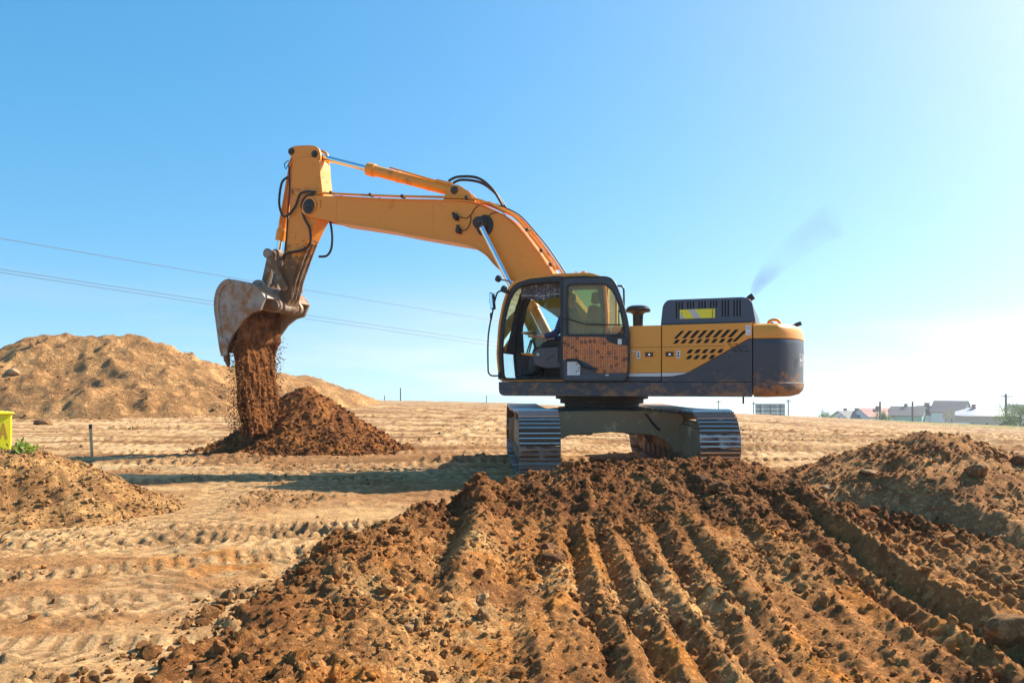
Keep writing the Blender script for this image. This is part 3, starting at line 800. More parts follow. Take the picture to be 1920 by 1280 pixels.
groups = []
bd = lambda x, y: sstep(bank_foot(x, y), -.35, .2) * (.5 + .5 * sstep(y, 6.0, 7.2) + .5 * (1 - sstep(x, -.7, -.2))) * (y < 10.0) * (.25 + .75 * sstep(fbm(x * 1.1, y * 1.1, 3, 201), -.1, .3))
groups.append((1, scatter(1, 15000, (-2.3, 4.6, 3.5, 10), bd, lambda x, y: np.maximum(bank_z(x, y), np.where(bank_foot(x, y) < .4, ground_z(x, y), -9)), bank_col, .008, .036, 1.7)))
groups.append((2, scatter(2, 900, (-2.3, 4.4, 3.5, 10), bd, lambda x, y: np.maximum(bank_z(x, y), np.where(bank_foot(x, y) < .4, ground_z(x, y), -9)), bank_col, .028, .075, 2.4)))
gdens = lambda x, y: sstep(fbm(x * .8, y * .8, 3, 54), .05, .3) * .9 + .03
groups.append((1, scatter(3, 3600, (-7, 1, 3.6, 15), gdens, ground_z, lambda x, y, z: ground_col(x, y, z) * .8, .008, .04, 2.0)))
hd = lambda x, y: (heap_right_z(x, y) > ground_z(x, y) - .05) * (.25 + .75 * sstep(fbm(x, y, 3, 203), -.1, .3))
groups.append((1, scatter(4, 5000, (2.8, 7.5, 5.6, 10.5), hd, heap_right_z, heap_right_col, .012, .05, 1.9)))
pd = lambda x, y: (heap_bucket_z(x, y) > -.15) * (.35 + .65 * sstep(np.hypot(x + 4.72, y - 17.4), .6, 2.2))
groups.append((1, scatter(5, 4000, (-7.4, -1.9, 14.9, 19), pd, lambda x, y: np.maximum(heap_bucket_z(x, y), ground_z(x, y)), heap_bucket_col, .02, .075, 2.0)))
ld = lambda x, y: (heap_left_z(x, y) > -.1) * .8
groups.append((1, scatter(6, 3000, (-8.2, -2.6, 7, 11), ld, lambda x, y: np.maximum(heap_left_z(x, y), ground_z(x, y)), heap_left_col, .012, .05, 2.0)))
fd = lambda x, y: sstep(fbm(x * .25, y * .7, 3, 205), .05, .4)
groups.append((1, scatter(7, 3500, (-16, 22, 11, 34), fd, ground_z, lambda x, y, z: ground_col(x, y, z) * .7, .015, .07, 2.0)))
sd = lambda x, y: (spoil_z(x, y) > base_z(x, y) - .3) * .8
groups.append((1, scatter(8, 350, (-30, -9, 29, 50), sd, lambda x, y: np.maximum(spoil_z(x, y), ground_z(x, y)), lambda x, y, z: spoil_col(x, y, z) * .8, .05, .22, 2.2)))
CL = ['bank', 'bank', 'flat', 'heap', 'cone', 'weedy', 'field', 'spoil']
LB = {'bank': ('loose brown crumbs of soil over the furrowed bank', 'larger clods over the furrowed bank'), 'flat': 'crumbs of soil on the pale level ground', 'heap': 'crumbs of soil on the right hand heap', 'cone': 'crumbs of soil over the cone under the bucket', 'weedy': 'crumbs of soil on the low heap at the left', 'field': 'crumbs of soil strewn over the field behind', 'spoil': 'lumps of soil on the long spoil heap'}
for i, (sub, (p, s, c)) in enumerate(groups):
    lb = LB[CL[i]]; lb = lb if isinstance(lb, str) else lb[i]
    o = clods('soil_clods', p, s, c, 'soil_far' if CL[i] in ('spoil',) else 'soil_near', sub, 300 + i)
    tag(o, lb, kind='stuff')

def stone(label, x, y, s, zf, col, seed, sq=(1, 1, 1), sink=.3, rz=0., group=None, nm='stone', cat='stone'):
    v, f = lumpy(4, seed, .02); v = v * (1 + .16 * fbm(v[:, 0] * 1.7 + seed, v[:, 1] * 1.7 + v[:, 2], 4, seed) + .05 * fbm(v[:, 0] * 6 + v[:, 2] * 3, v[:, 1] * 6 - v[:, 2] * 4, 3, seed + 3))[:, None].astype(np.float32) * np.array(sq, dtype=np.float32) * s
    a = rz; v = v @ np.array([[math.cos(a), math.sin(a), 0], [-math.sin(a), math.cos(a), 0], [0, 0, 1]], dtype=np.float32)
    o = fast_mesh(nm, v, f, 'soil_near', np.tile(np.array(col, dtype=np.float32), (len(v), 1)))
    o.location = (x, y, float(zf(np.array([x]), np.array([y]))[0]) + s * sink)
    return tag(o, label, cat, group)

# ------------------------------------------------------------------ the excavator
# local frame: x towards the bucket, y to the operator's left (the near side), z up, origin under the slewing ring
YAW = math.pi - R(20)
EX = empty('excavator', (1.6, 13.6, 0), YAW)
tag(EX, 'yellow and slate tracked excavator tipping soil from its bucket', 'excavator')

def inset_poly(poly, d):
    """shift each vertex towards the inside of a polygon (rough offset)"""
    n = len(poly); area = sum(poly[i][0] * poly[(i + 1) % n][1] - poly[(i + 1) % n][0] * poly[i][1] for i in range(n))
    sg = 1 if area > 0 else -1; out = []
    for i in range(n):
        a = Vector(poly[i - 1][:2]); b = Vector(poly[i][:2]); c = Vector(poly[(i + 1) % n][:2])
        t = ((b - a).normalized() + (c - b).normalized()).normalized()
        out.append((b.x - t.y * d * sg, b.y + t.x * d * sg))
    return out

# --- undercarriage
UC = R(-87.6) - YAW                      # the tracks point at the viewer
UR = Matrix.Rotation(UC, 3, 'Z')
def uc(name, mb, mat, parent=EX, bev=0., **k):
    mb.v = [tuple(UR @ Vector(v)) for v in mb.v]
    return mb.build(name, mat, parent, bev, **k)
IDX, IDZ, RT = 2.14, .555, .47           # idler centres and path radius of the shoes
def track_path(s):
    """position and direction on the track loop for arc length s"""
    st = 2 * IDX; ar = math.pi * RT; per = 2 * (st + ar); s = s % per
    if s < st: return (-IDX + s, IDZ + RT - .03 * math.sin(math.pi * s / st), 0.)
    s -= st
    if s < ar:
        a = s / RT; return (IDX + RT * math.sin(a), IDZ + RT * math.cos(a), -a)
    s -= ar
    if s < st: return (IDX - s, IDZ - RT, math.pi)
    s -= st; a = s / RT
    return (-IDX - RT * math.sin(a), IDZ - RT * math.cos(a), math.pi - a)
PER = 2 * (2 * IDX + math.pi * RT); NSH = 54; PIT = PER / NSH
shoe_mb = MB()
shoe_mb.prism([(-PIT * .53, .0), (PIT * .47, .0), (PIT * .47, .022), (-PIT * .53, .022)], -.3, .3)
for gxx in (-.075, -.003, .069):
    shoe_mb.prism([(gxx - .014, .0222), (gxx + .014, .0222), (gxx + .007, .052), (gxx - .007, .052)], -.298, .298, 1)
shoe_proto = shoe_mb.build('track_shoe', ['shoe_plate', 'grouser'], None)
for side in (-1.31, 1.31):
    tf = MB()
    tf.prism(rpoly([(-1.75, .30), (1.75, .30), (1.9, .5), (1.75, .80), (-1.75, .80), (-1.9, .5)], .06), side - .17, side + .17)
    tf.prism([(-1.6, .80), (1.6, .80), (1.5, .86), (-1.5, .86)], side - .10, side + .10)
    T = uc('track', tf, 'frame_muddy', EX, .015)
    T['label'] = 'muddy track nearer the bucket' if side < 0 else 'muddy track nearer the counterweight'
    for sgn in (-1, 1):
        w = MB(); w.lathe((sgn * IDX, side, IDZ), [(.05, -.26), (.2, -.25), (.27, -.16), (.40, -.15), (.42, -.12), (.42, .12), (.40, .15), (.27, .16), (.2, .25), (.05, .26)], 36, 'y')
        uc('idler' if sgn > 0 else 'sprocket', w, 'mud_steel', T)
    for k in range(9):
        w = MB(); w.lathe((-1.6 + k * .4, side, .245), [(.04, -.21), (.105, -.2), (.105, -.12), (.085, -.11), (.085, .11), (.105, .12), (.105, .2), (.04, .21)], 18, 'y'); uc('track_roller', w, 'mud_steel', T)
    for k in (-.75, .75):
        w = MB(); w.cyl((k, side - .18, .93), (k, side + .18, .93), .065, 14); w.box((k, side, .87), (.10, .1, .1)); uc('carrier_roller', w, 'mud_steel', T)
    ch = MB()
    for q in (-.075, .075):
        pts = [(track_path(PER * i / 120)[0], side + q, track_path(PER * i / 120)[1] - 0) for i in range(121)]
        pts = [(p[0] * .985, p[1], IDZ + (p[2] - IDZ) * .91) for p in pts]
        ch.tube(pts, .042, 6, False)
    uc('track_chain', ch, 'mud_steel', T)
    for k in range(NSH):
        px, pz, an = track_path(k * PIT + (.05 if side > 0 else .0))
        o = shoe_proto.copy() if not (k == 0 and side < 0) else shoe_proto
        if o is not shoe_proto: COL.objects.link(o)
        o.parent = T
        p = UR @ Vector((px, side, pz))
        o.location = p
        o.rotation_mode = 'QUATERNION'
        o.rotation_quaternion = (Matrix.Rotation(UC, 4, 'Z') @ Matrix.Rotation(-an, 4, 'Y')).to_quaternion()
cb = MB()
arch = [(-1.20, .98), (-.75, 1.02), (0, 1.03), (.75, 1.02), (1.20, .98), (1.20, .32), (1.05, .33), (.95, .50), (.70, .62), (0, .67), (-.70, .62), (-.95, .50), (-1.05, .33), (-1.20, .32)]
def arch_plate(x0, x1):
    n = len(arch); vs = [(x, p[0], p[1]) for x in (x0, x1) for p in arch]
    cb.add(vs, [tuple(range(n)), tuple(range(2 * n - 1, n - 1, -1))] + [(i, (i + 1) % n, (i + 1) % n + n, i + n) for i in range(n)])
arch_plate(.95, 1.02); arch_plate(-1.02, -.95)
cb.box((0, 0, .86), (1.92, 1.9, .26))
cb.box((0, .75, .72), (1.9, .9, .2)); cb.box((0, -.75, .72), (1.9, .9, .2))
uc('car_body', cb, 'frame_muddy', EX, .02)
sr = MB(); sr.lathe((0, 0, 0), [(.74, .98), (.78, 1.0), (.78, 1.06), (.66, 1.07), (.66, 1.12), (.74, 1.13), (.74, 1.20), (.82, 1.21), (.82, 1.27), (.5, 1.28)], 40); sr.build('slewing_ring', 'dark_steel', EX)
hz = MB(); hz.tube(smooth_path([UR @ Vector(p) for p in ((.9, .35, 1.0), (1.0, .55, .98), (1.04, .7, .8), (1.05, .8, .7))]), .02); hz.build('travel_hose', 'rubber', EX)

# --- upper frame
dk = MB(); dk.box((-.65, 0, 1.40), (3.9, 2.66, .19)); dk.build('deck', 'slate_paint', EX, .01)
SK = rpoly([(1.41, 1.502), (1.41, 1.27), (-2.63, 1.268), (-2.63, 1.487)], [.01, .12, .01, .01])
sk = MB(); sk.prism(SK, 1.33, 1.46); sk.build('side_skirt', 'slate_muddy', EX, .012)
sk = MB(); sk.prism(SK, -1.46, -1.33); sk.build('side_skirt', 'slate_muddy', EX, .012)
fb = MB(); fb.box((1.33, 0, 1.40), (.10, 2.6, .18)); fb.build('front_skirt', 'slate_paint', EX, .02)
# boom foot brackets
bf = MB()
for y in (-.36, .30):
    bf.prism(rpoly([(-.25, 1.49), (.95, 1.49), (.85, 1.85), (.42, 2.25), (.15, 2.3), (-.1, 2.1)], .08), y, y + .06)
bf.build('boom_bracket', 'slate_paint', EX, .01)
# engine bay behind the panels and the right-hand side
eb = MB(); eb.box((-1.75, .05, 1.93), (1.74, 2.6, .86)); eb.build('engine_bay', 'black_trim', EX)
rb = MB(); rb.prism(rpoly([(-2.62, 1.495), (.25, 1.495), (.25, 2.25), (.1, 2.36), (-2.62, 2.36)], .04), -1.45, -.55); rb.build('tank_housing', 'body_paint', EX, .02)
rs = MB(); rs.prism(rpoly([(.26, 1.495), (1.3, 1.495), (1.3, 1.75), (.95, 1.95), (.26, 2.0)], .05), -1.44, -.60); rs.build('tool_box', 'body_paint', EX, .02)
# side panels
def panel(name, poly, mat, y0=1.385, y1=1.45, parent=EX, bev=.006):
    m = MB(); m.prism(poly, y0, y1); return m.build(name, mat, parent, bev)
tb = MB(); tb.box((-.90, .90, 2.36), (.80, 1.0, .02)); tb.build('top_cover', 'body_paint', EX, .006)
bk = MB(); bk.box((-.92, .9, 1.93), (.72, .94, .84)); bk.build('filter_bay', 'black_trim', EX)
p1 = panel('side_panel', [(-.50, 1.634), (-.50, 2.372), (-1.281, 2.372), (-1.281, 1.634)], 'body_paint')
panel('stripe', [(-.50, 1.580), (-.50, 1.631), (-1.281, 1.631), (-1.281, 1.580)], 'white_paint', 1.39, 1.447, p1, .003)
panel('lower_panel', [(-.50, 1.506), (-.50, 1.577), (-1.281, 1.577), (-1.281, 1.506)], 'slate_paint', 1.385, 1.448, p1, .004)
p2 = panel('side_panel', [(-1.296, 1.640), (-1.296, 2.374), (-2.628, 2.376), (-2.628, 2.140), (-2.58, 2.136), (-1.735, 1.662), (-1.69, 1.646), (-1.60, 1.640)], 'body_paint')
panel('stripe', [(-1.296, 1.578), (-1.296, 1.637), (-1.60, 1.637), (-1.69, 1.643), (-1.735, 1.657), (-1.62, 1.612), (-1.45, 1.583)], 'white_paint', 1.39, 1.447, p2, .003)
panel('lower_panel', [(-1.296, 1.494), (-1.296, 1.575), (-1.45, 1.579), (-1.62, 1.608), (-1.735, 1.653), (-2.58, 2.131), (-2.628, 2.135), (-2.628, 1.492)], 'slate_muddy', 1.385, 1.448, p2, .004)
# pressed line across both panels
for (xa, xb, pp) in ((-.50, -1.281, p1), (-1.296, -2.25, p2)):
    m = MB(); m.box(((xa + xb) / 2, 1.4505, 2.035), (abs(xb - xa) - .02, .003, .006)); m.build('crease', 'arm_paint', pp)
def slots(rows, parent, y=1.4465):
    for (x0, n, pitch, z0, z1, shift, w) in rows:
        for k in range(n):
            a = x0 - k * pitch; m = MB()
            m.prism(rpoly([(a, z0), (a - w, z0), (a - w - shift, z1), (a - shift, z1)], .012, 3), y, y + .006)
            m.build('vent_slot', 'black_hole', parent)
slots([(-1.60, 7, .113, 2.163, 2.277, .105, .058), (-1.465, 8, .113, 2.083, 2.145, .050, .058), (-1.665, 5, .113, 1.930, 1.990, .050, .062), (-1.655, 4, .113, 1.840, 1.902, .050, .062)], p2)
slots([(-1.475, 1, .1, 2.160, 2.277, .115, .05), (-2.34, 1, .1, 2.095, 2.255, .165, .055)], p2)
for r_ in range(4):
    for k in range(2 if r_ % 2 else 3):
        m = MB(); m.box((-2.31 - .05 * (3 - r_) * .5 - k * .085 + (0 if r_ % 2 else .04) * 0, 1.4495, 1.955 + r_ * .034), (.06, .004, .013)); m.build('vent_slot', 'black_hole', p2)
# latches, the shade of their recess painted as a darker plate, and stickers
for (x, pp, sx_) in ((-1.10, p1, -.93), (-1.415, p2, -1.545)):
    m = MB(); m.ring(rpoly([(x - .085, 1.87), (x + .085, 1.87), (x + .085, 1.975), (x - .085, 1.975)], .015), rpoly([(x - .065, 1.885), (x + .065, 1.885), (x + .065, 1.96), (x - .065, 1.96)], .01), 1.449, 1.464, 48)
    L = m.build('latch', 'body_paint', pp)
    m = MB(); m.box((x, 1.4515, 1.922), (.128, .003, .073)); m.build('latch_shade_plate', 'arm_paint', L)
    m = MB(); m.cyl((x, 1.45, 1.92), (x, 1.457, 1.92), .014, 12); m.build('keyhole', 'chrome', L)
    m = MB(); m.box((sx_, 1.4515, 1.918), (.058, .004, .112)); s_ = m.build('sticker', 'label_white', pp)
    m = MB(); m.cyl((sx_, 1.453, 1.94), (sx_, 1.4555, 1.94), .015, 10); m.box((sx_, 1.4545, 1.895), (.03, .002, .025)); m.build('pictogram', 'print_black', s_)
m = MB(); m.box((-2.575, 1.4515, 2.262), (.075, .004, .15)); s_ = m.build('sticker', 'label_white', p2)
m = MB(); m.box((-2.575, 1.4545, 2.295), (.05, .002, .05)); m.box((-2.583, 1.4545, 2.215), (.03, .002, .03)); m.build('pictogram', 'hazard_silver', s_)
# lettering left of the first latch, partly hidden by the door
text('lettering', '17W', .06, 'label_white', p1, (-.765, 1.4512, 1.955), (R(90), 0, R(180)))
text('lettering', 'S1', .085, 'label_white', p1, (-.755, 1.4512, 1.80), (R(90), 0, R(180)))
text('lettering', 'C', .06, 'label_white', p1, (-.78, 1.4512, 1.875), (R(90), 0, R(180)))
# hood
hd_ = MB(); hd_.prism(rpoly([(-1.275, 2.392), (-1.262, 2.405), (-1.292, 2.69), (-1.36, 2.772), (-2.52, 2.772), (-2.62, 2.71), (-2.675, 2.40), (-2.66, 2.392)], [.0, .0, .06, .06, .1, .08, .0, .0], 5), -1.25, 1.35)
HO = hd_.build('hood', 'hood_paint', EX, .035, 3)
for g in range(6):
    for k in range(3):
        x = -1.495 - g * .172 - k * .043; z0 = 2.48 if g in (0, 4, 5) else 2.62
        m = MB(); m.prism(rpoly([(x, z0), (x - .021, z0), (x - .021, 2.735), (x, 2.735)], .009, 3), 1.346, 1.353); m.build('vent_slot', 'black_hole', HO)
hz_ = MB(); hz_.box((-1.82, 1.356, 2.54), (.53, .008, .142)); HZ = hz_.build('hazard_plate', 'hazard_yellow', HO)
for x in (-1.60, -1.83):
    m = MB(); m.prism([(x + .055, 2.471), (x - .045, 2.471), (x + .0 + .045, 2.609), (x + .055 + (.09 if x < -1.7 else .02), 2.609)] if x < -1.7 else [(x + .04, 2.471), (x - .035, 2.471), (x + .04, 2.575)], 1.3605, 1.362); m.build('stripe', 'hazard_silver', HZ)
for x in (-2.048, -1.592):
    m = MB(); m.box((x, 1.3615, 2.54), (.008, .003, .14)) if x < -2 else m.cyl((x, 1.36, 2.556), (x, 1.365, 2.556), .008, 10); m.build('seam', 'print_black', HZ)
hb_ = MB(); hb_.box((-1.95, .03, 2.386), (1.36, 2.72, .018)); hb_.build('hood_rim', 'black_trim', EX)
# counterweight
def plan_half(d=0.):
    h = [(-2.645, 1.455), (-2.90, 1.452), (-2.99, 1.435), (-3.04, 1.41), (-3.15, 1.275), (-3.24, 1.12), (-3.30, .95), (-3.345, .72), (-3.375, .45), (-3.385, .15)]
    pts = h + [(p[0], -p[1]) for p in reversed(h)]
    return pts
def loft(levels, name, mat, parent, z_close=True):
    m = MB(); base = plan_half(); n = len(base); vs = []
    for (d, z) in levels:
        q = inset_poly(base, d)
        q[0] = (-2.645, 1.455 - d); q[-1] = (-2.645, -1.455 + d)
        vs += [(p[0], p[1], z) for p in q]
    fs = []
    for i in range(len(levels) - 1):
        for j in range(n): fs.append((i * n + j, i * n + (j + 1) % n, (i + 1) * n + (j + 1) % n, (i + 1) * n + j))
    fs += [tuple(range(n - 1, -1, -1)), tuple(range((len(levels) - 1) * n, len(levels) * n))]
    m.add(vs, fs); return m.build(name, mat, parent, angle=40)
CW = loft([(.42, 1.262), (.20, 1.27), (.09, 1.30), (.03, 1.36), (.008, 1.43), (.008, 1.478), (.02, 1.484), (.018, 1.70), (.012, 1.95), (.014, 2.06), (.018, 2.125), (.022, 2.133)], 'counterweight', 'counterweight_muddy', EX)
loft([(.022, 2.137), (.012, 2.147), (.014, 2.22), (.026, 2.29), (.055, 2.335), (.12, 2.365), (.30, 2.380), (.7, 2.385)], 'counterweight_cover', 'body_paint', EX)
m = MB(); m.tube(smooth_path([(-3.02, 1.0, 2.36), (-3.0, 1.0, 2.42), (-2.93, 1.0, 2.445), (-2.86, 1.0, 2.42), (-2.84, 1.0, 2.36)]), .022, 8); m.build('lifting_eye', 'cylinder_paint', EX)
m = MB(); m.box((-3.28, .55, 2.40), (.10, .09, .06), Matrix.Rotation(R(20), 3, 'Y')); m.tube([(-3.1, .55, 2.36), (-3.26, .55, 2.40)], .012); m.build('rear_camera', 'dark_steel', EX, .008)
m = MB(); m.box((-2.9, 1.1, 2.385), (.05, .05, .03)); m.build('work_lamp', 'dark_steel', EX, .005)
# lettering on the rounded corner of the counterweight
for (x, y, nx, ny, ch) in ((-3.285, 1.03, -.943, .333, 'H'), (-3.335, .80, -.98, .19, 'Y')):
    text('lettering', ch, .30, 'white_paint', CW, (x + nx * .012, y + ny * .012, 1.72), (R(90), 0, math.atan2(nx, -ny)), .6)
# exhaust, pre-cleaner, rear hand rail
m = MB(); m.tube(smooth_path([(-2.50, .3, 2.70), (-2.50, .3, 2.80), (-2.54, .3, 2.86), (-2.60, .3, 2.90)]), .055, 14); m.build('exhaust_pipe', 'dark_steel', EX)
m = MB(); m.lathe((-.82, .9, 0), [(.08, 2.36), (.085, 2.60), (.095, 2.61), (.12, 2.63), (.20, 2.645), (.205, 2.685), (.18, 2.695), (.175, 2.72), (.12, 2.745), (.02, 2.752)], 28); m.build('air_pre_cleaner', 'black_trim', EX)
m = MB(); m.tube(smooth_path([(-.42, 1.30, 3.02), (-.60, 1.30, 3.03), (-.655, 1.30, 3.0), (-.67, 1.30, 2.9), (-.67, 1.30, 2.40)], 5), .016, 8); m.build('hand_rail', 'black_trim', EX)
m = MB(); m.tube([(-2.49, 1.2, 1.28), (-2.49, 1.2, 1.16)], .014); m.build('drain_hose', 'rubber', EX)

# --- cab
YO, YI = 1.42, .52
CABP = [(1.42, 1.512), (1.468, 1.95), (1.43, 2.47), (1.357, 2.82), (1.262, 3.07), (1.15, 3.185), (.92, 3.235), (.47, 3.262), (-.13, 3.252), (-.30, 3.19), (-.40, 3.05), (-.44, 2.6), (-.45, 1.512)]
CABR = rpoly(CABP, .10, 4)
OPEN = rpoly([(1.335, 1.60), (1.368, 2.0), (1.325, 2.5), (1.243, 2.83), (1.14, 3.01), (1.03, 3.085), (.86, 3.115), (.35, 3.125), (.35, 1.56), (1.30, 1.555)], [.03, .2, .2, .2, .1, .1, .1, .03, .03, .06], 4)
FR0 = rpoly([(1.378, 1.535), (1.418, 1.95), (1.38, 2.47), (1.306, 2.80), (1.212, 3.03), (1.115, 3.135), (.91, 3.198), (.47, 3.222), (.30, 3.222), (.30, 1.53)], .08, 4)
cs = MB()
front_in = [(1.385, 1.53), (1.43, 1.95), (1.392, 2.46), (1.32, 2.80), (1.228, 3.035), (1.125, 3.14), (.91, 3.185), (.47, 3.21), (-.13, 3.20), (-.27, 3.15), (-.36, 3.02), (-.40, 2.6), (-.41, 1.53)]
cs.ring(CABR, rpoly(front_in, .09, 4), YO - .10, YO + .004, 110)
CAB = cs.build('cab_shell', 'cylinder_paint', EX, .006)
cs = MB(); cs.ring(CABR, rpoly(front_in, .09, 4), YI, YI + .08, 110); cs.build('far_side_shell', 'black_trim', CAB, .006)
rf = MB(); rf.prism(rpoly([(1.15, 3.19), (.92, 3.24), (.47, 3.268), (-.13, 3.258), (-.30, 3.20), (-.38, 3.08), (-.36, 3.05), (-.26, 3.14), (-.13, 3.19), (.47, 3.205), (.91, 3.18), (1.13, 3.13)], .03), YI + .06, YO - .06); rf.build('roof', 'cylinder_paint', CAB, .01)
ff = MB(); ff.ring(FR0, OPEN, YO - .07, YO + .012, 110); ff.build('door_frame', 'black_trim', CAB, .008)
# rear half of the near side: pillar, quarter window under the folded door
RQ = [(.30, 1.53), (.30, 3.222), (-.13, 3.21), (-.27, 3.155), (-.365, 3.02), (-.405, 2.6), (-.415, 1.53)]
RW = rpoly([(.24, 2.25), (.24, 3.08), (-.12, 3.07), (-.27, 2.98), (-.33, 2.6), (-.34, 2.25)], .05)
q = MB(); q.ring(RQ, RW, YO - .07, YO - .002, 90); q.build('rear_quarter', 'black_trim', CAB, .006)
q = MB(); q.prism(inset_poly(RW, -.01), YO - .035, YO - .03); q.build('window_pane', 'door_glass', CAB)
# far side: solid below, large window above; slim front pillar
FS = rpoly(front_in, .08, 4)
FW = rpoly([(1.27, 1.98), (1.30, 2.45), (1.22, 2.80), (1.14, 2.98), (1.0, 3.07), (.45, 3.10), (-.20, 3.08), (-.29, 2.98), (-.33, 2.6), (-.33, 1.98)], .05)
q = MB(); q.ring(FS, FW, YI + .015, YI + .06, 110); q.build('far_side_frame', 'black_trim', CAB, .006)
q = MB(); q.box((.42, YI + .04, 2.54), (.07, .05, 1.12)); q.build('pillar', 'black_trim', CAB)
q = MB(); q.prism(inset_poly(FW, -.01), YI + .034, YI + .038); q.build('window_pane', 'cab_glass', CAB)
# back wall with rear window
bwl = MB()
bwl.box((-.415, .97, 1.90), (.05, .78, .76)); bwl.box((-.40, YI + .12, 2.65), (.05, .10, .76)); bwl.box((-.40, YO - .12, 2.65), (.05, .10, .76)); bwl.box((-.355, .97, 3.07), (.05, .78, .12))
bwl.build('back_wall', 'cab_trim', CAB)
q = MB(); q.box((-.405, .97, 2.64), (.006, .62, .74)); q.build('window_pane', 'door_glass', CAB)
# windscreen in two pieces, with the bar between them, wiper on the far pillar
for (a, b) in (((1.405, 1.56), (1.442, 1.985)), ((1.442, 2.015), None)):
    m = MB(); pr = [a, b] if b else [(1.442, 2.015), (1.40, 2.46), (1.328, 2.80), (1.236, 3.03), (1.15, 3.12)]
    pts = [(x, y, z) for (x, z) in pr for y in (YI + .05, YO - .05)]
    m.add(pts, [(2 * i, 2 * i + 1, 2 * i + 3, 2 * i + 2) for i in range(len(pr) - 1)]); m.build('windscreen_pane', 'cab_glass', CAB)
m = MB(); m.box((1.437, .97, 2.0), (.022, .80, .026)); m.box((1.395, .97, 1.55), (.04, .8, .05)); m.build('windscreen_bar', 'black_trim', CAB)
m = MB(); m.tube([(1.30, .66, 2.98), (1.33, .66, 2.92), (1.35, .68, 2.5), (1.405, .70, 2.15)], .011, 6); m.tube([(1.36, .70, 2.75), (1.43, .70, 2.10)], .008, 6); m.build('wiper', 'black_trim', CAB)
fl = MB(); fl.box((.48, .97, 1.53), (1.80, .84, .05)); fl.build('floor_plate', 'console_plastic', CAB)
# front hand rail and mirror
m = MB(); m.tube(smooth_path([(1.29, 1.50, 3.01), (1.38, 1.52, 3.0), (1.43, 1.52, 2.93), (1.485, 1.52, 2.70), (1.57, 1.52, 2.27), (1.575, 1.52, 1.74), (1.555, 1.52, 1.64), (1.50, 1.52, 1.605), (1.39, 1.45, 1.605)], 6), .014, 8); m.box((1.27, 1.45, 3.0), (.06, .12, .05)); m.box((1.40, 1.43, 1.605), (.04, .06, .12)); HR = m.build('hand_rail', 'black_trim', EX)
m = MB(); m.prism(rpoly([(1.435, 2.70), (1.50, 2.70), (1.525, 2.98), (1.46, 2.98)], .03, 4), 1.50, 1.62); MI = m.build('mirror_housing', 'black_trim', HR, .015)
m = MB(); m.prism(rpoly([(1.445, 2.715), (1.49, 2.715), (1.513, 2.965), (1.47, 2.965)], .02, 4), 1.621, 1.625); m.build('mirror_glass', 'mirror', MI)
m = MB(); m.box((1.515, 1.53, 2.60), (.035, .04, .10)); m.build('rail_clamp', 'black_trim', HR, .008)
m = MB(); m.tube([(1.54, 1.53, 2.92), (1.54, 1.53, 2.82), (1.51, 1.53, 2.78)], .007, 6); m.build('mirror_arm', 'black_trim', HR)
# lamps on the cab front, beacon stub on its roof
m = MB(); m.lathe((0, 0, 0), [(.02, 0), (.055, .02), (.06, .07), (.05, .09)], 14); m.tube([(0, 0, .02), (-.05, 0, -.12), (-.02, 0, -.26)], .012, 6); LA = m.build('work_lamp', 'black_trim', EX, loc=(1.43, 1.30, 3.22), rot=(0, R(60), 0))
m = MB(); m.lathe((0, 0, 0), [(.02, 0), (.055, .02), (.06, .07), (.05, .09)], 14); m.build('work_lamp', 'black_trim', EX, loc=(1.30, 1.38, 3.03), rot=(0, R(60), 0))
m = MB(); m.cyl((.02, 1.2, 3.25), (.02, 1.2, 3.31), .035, 12); m.cyl((.14, 1.2, 3.25), (.14, 1.2, 3.30), .012, 8); m.box((.15, 1.2, 3.305), (.04, .02, .012)); m.build('roof_stub', 'cylinder_paint', CAB)

# --- the door, swung right back against the side
DO = rpoly([(.292, 1.502), (.292, 3.15), (.25, 3.178), (-.42, 3.165), (-.52, 3.135), (-.60, 3.03), (-.715, 2.72), (-.795, 2.40), (-.812, 2.08), (-.797, 1.60), (-.735, 1.502)], [.09, .02, .03, .05, .06, .06, .2, .2, .2, .1, .08], 4)
DW = rpoly([(.195, 2.262), (.195, 3.05), (-.385, 3.035), (-.52, 2.945), (-.638, 2.70), (-.70, 2.37), (-.712, 2.26), (-.69, 2.245)], [.04, .06, .06, .08, .15, .1, .03, .02], 4)
dr = MB(); dr.ring(DO, DW, 1.475, 1.53, 120); D = dr.build('door', 'slate_paint', EX, .010)
D['label'] = 'opened cab door swung back, papered orange inside'
rim = MB(); rim.ring(inset_poly(DW, -.03), DW, 1.529, 1.545, 110); rim.build('window_seal', 'black_trim', D, .004)
edge = MB(); edge.ring(DO, inset_poly(DO, .022), 1.529, 1.542, 110); edge.build('door_seal', 'black_trim', D, .004)
q = MB(); q.prism(inset_poly(DW, -.01), 1.495, 1.50); q.build('window_pane', 'door_glass', D)
q = MB(); q.tube([(.28, 1.555, 2.515), (.17, 1.557, 2.50), (-.05, 1.557, 2.43), (-.14, 1.557, 2.41), (-.70, 1.557, 2.385)], .010, 8); q.build('guard_bar', 'black_trim', D)
q = MB(); q.cyl((-.66, 1.53, 2.60), (-.66, 1.565, 2.60), .025, 12); q.build('latch_knob', 'black_trim', D)
q = MB(); q.tube(smooth_path([(-.55, 1.55, 2.20), (-.62, 1.56, 2.24), (-.68, 1.56, 2.28), (-.70, 1.55, 2.36)], 4), .012, 6); q.build('cable', 'black_trim', D)
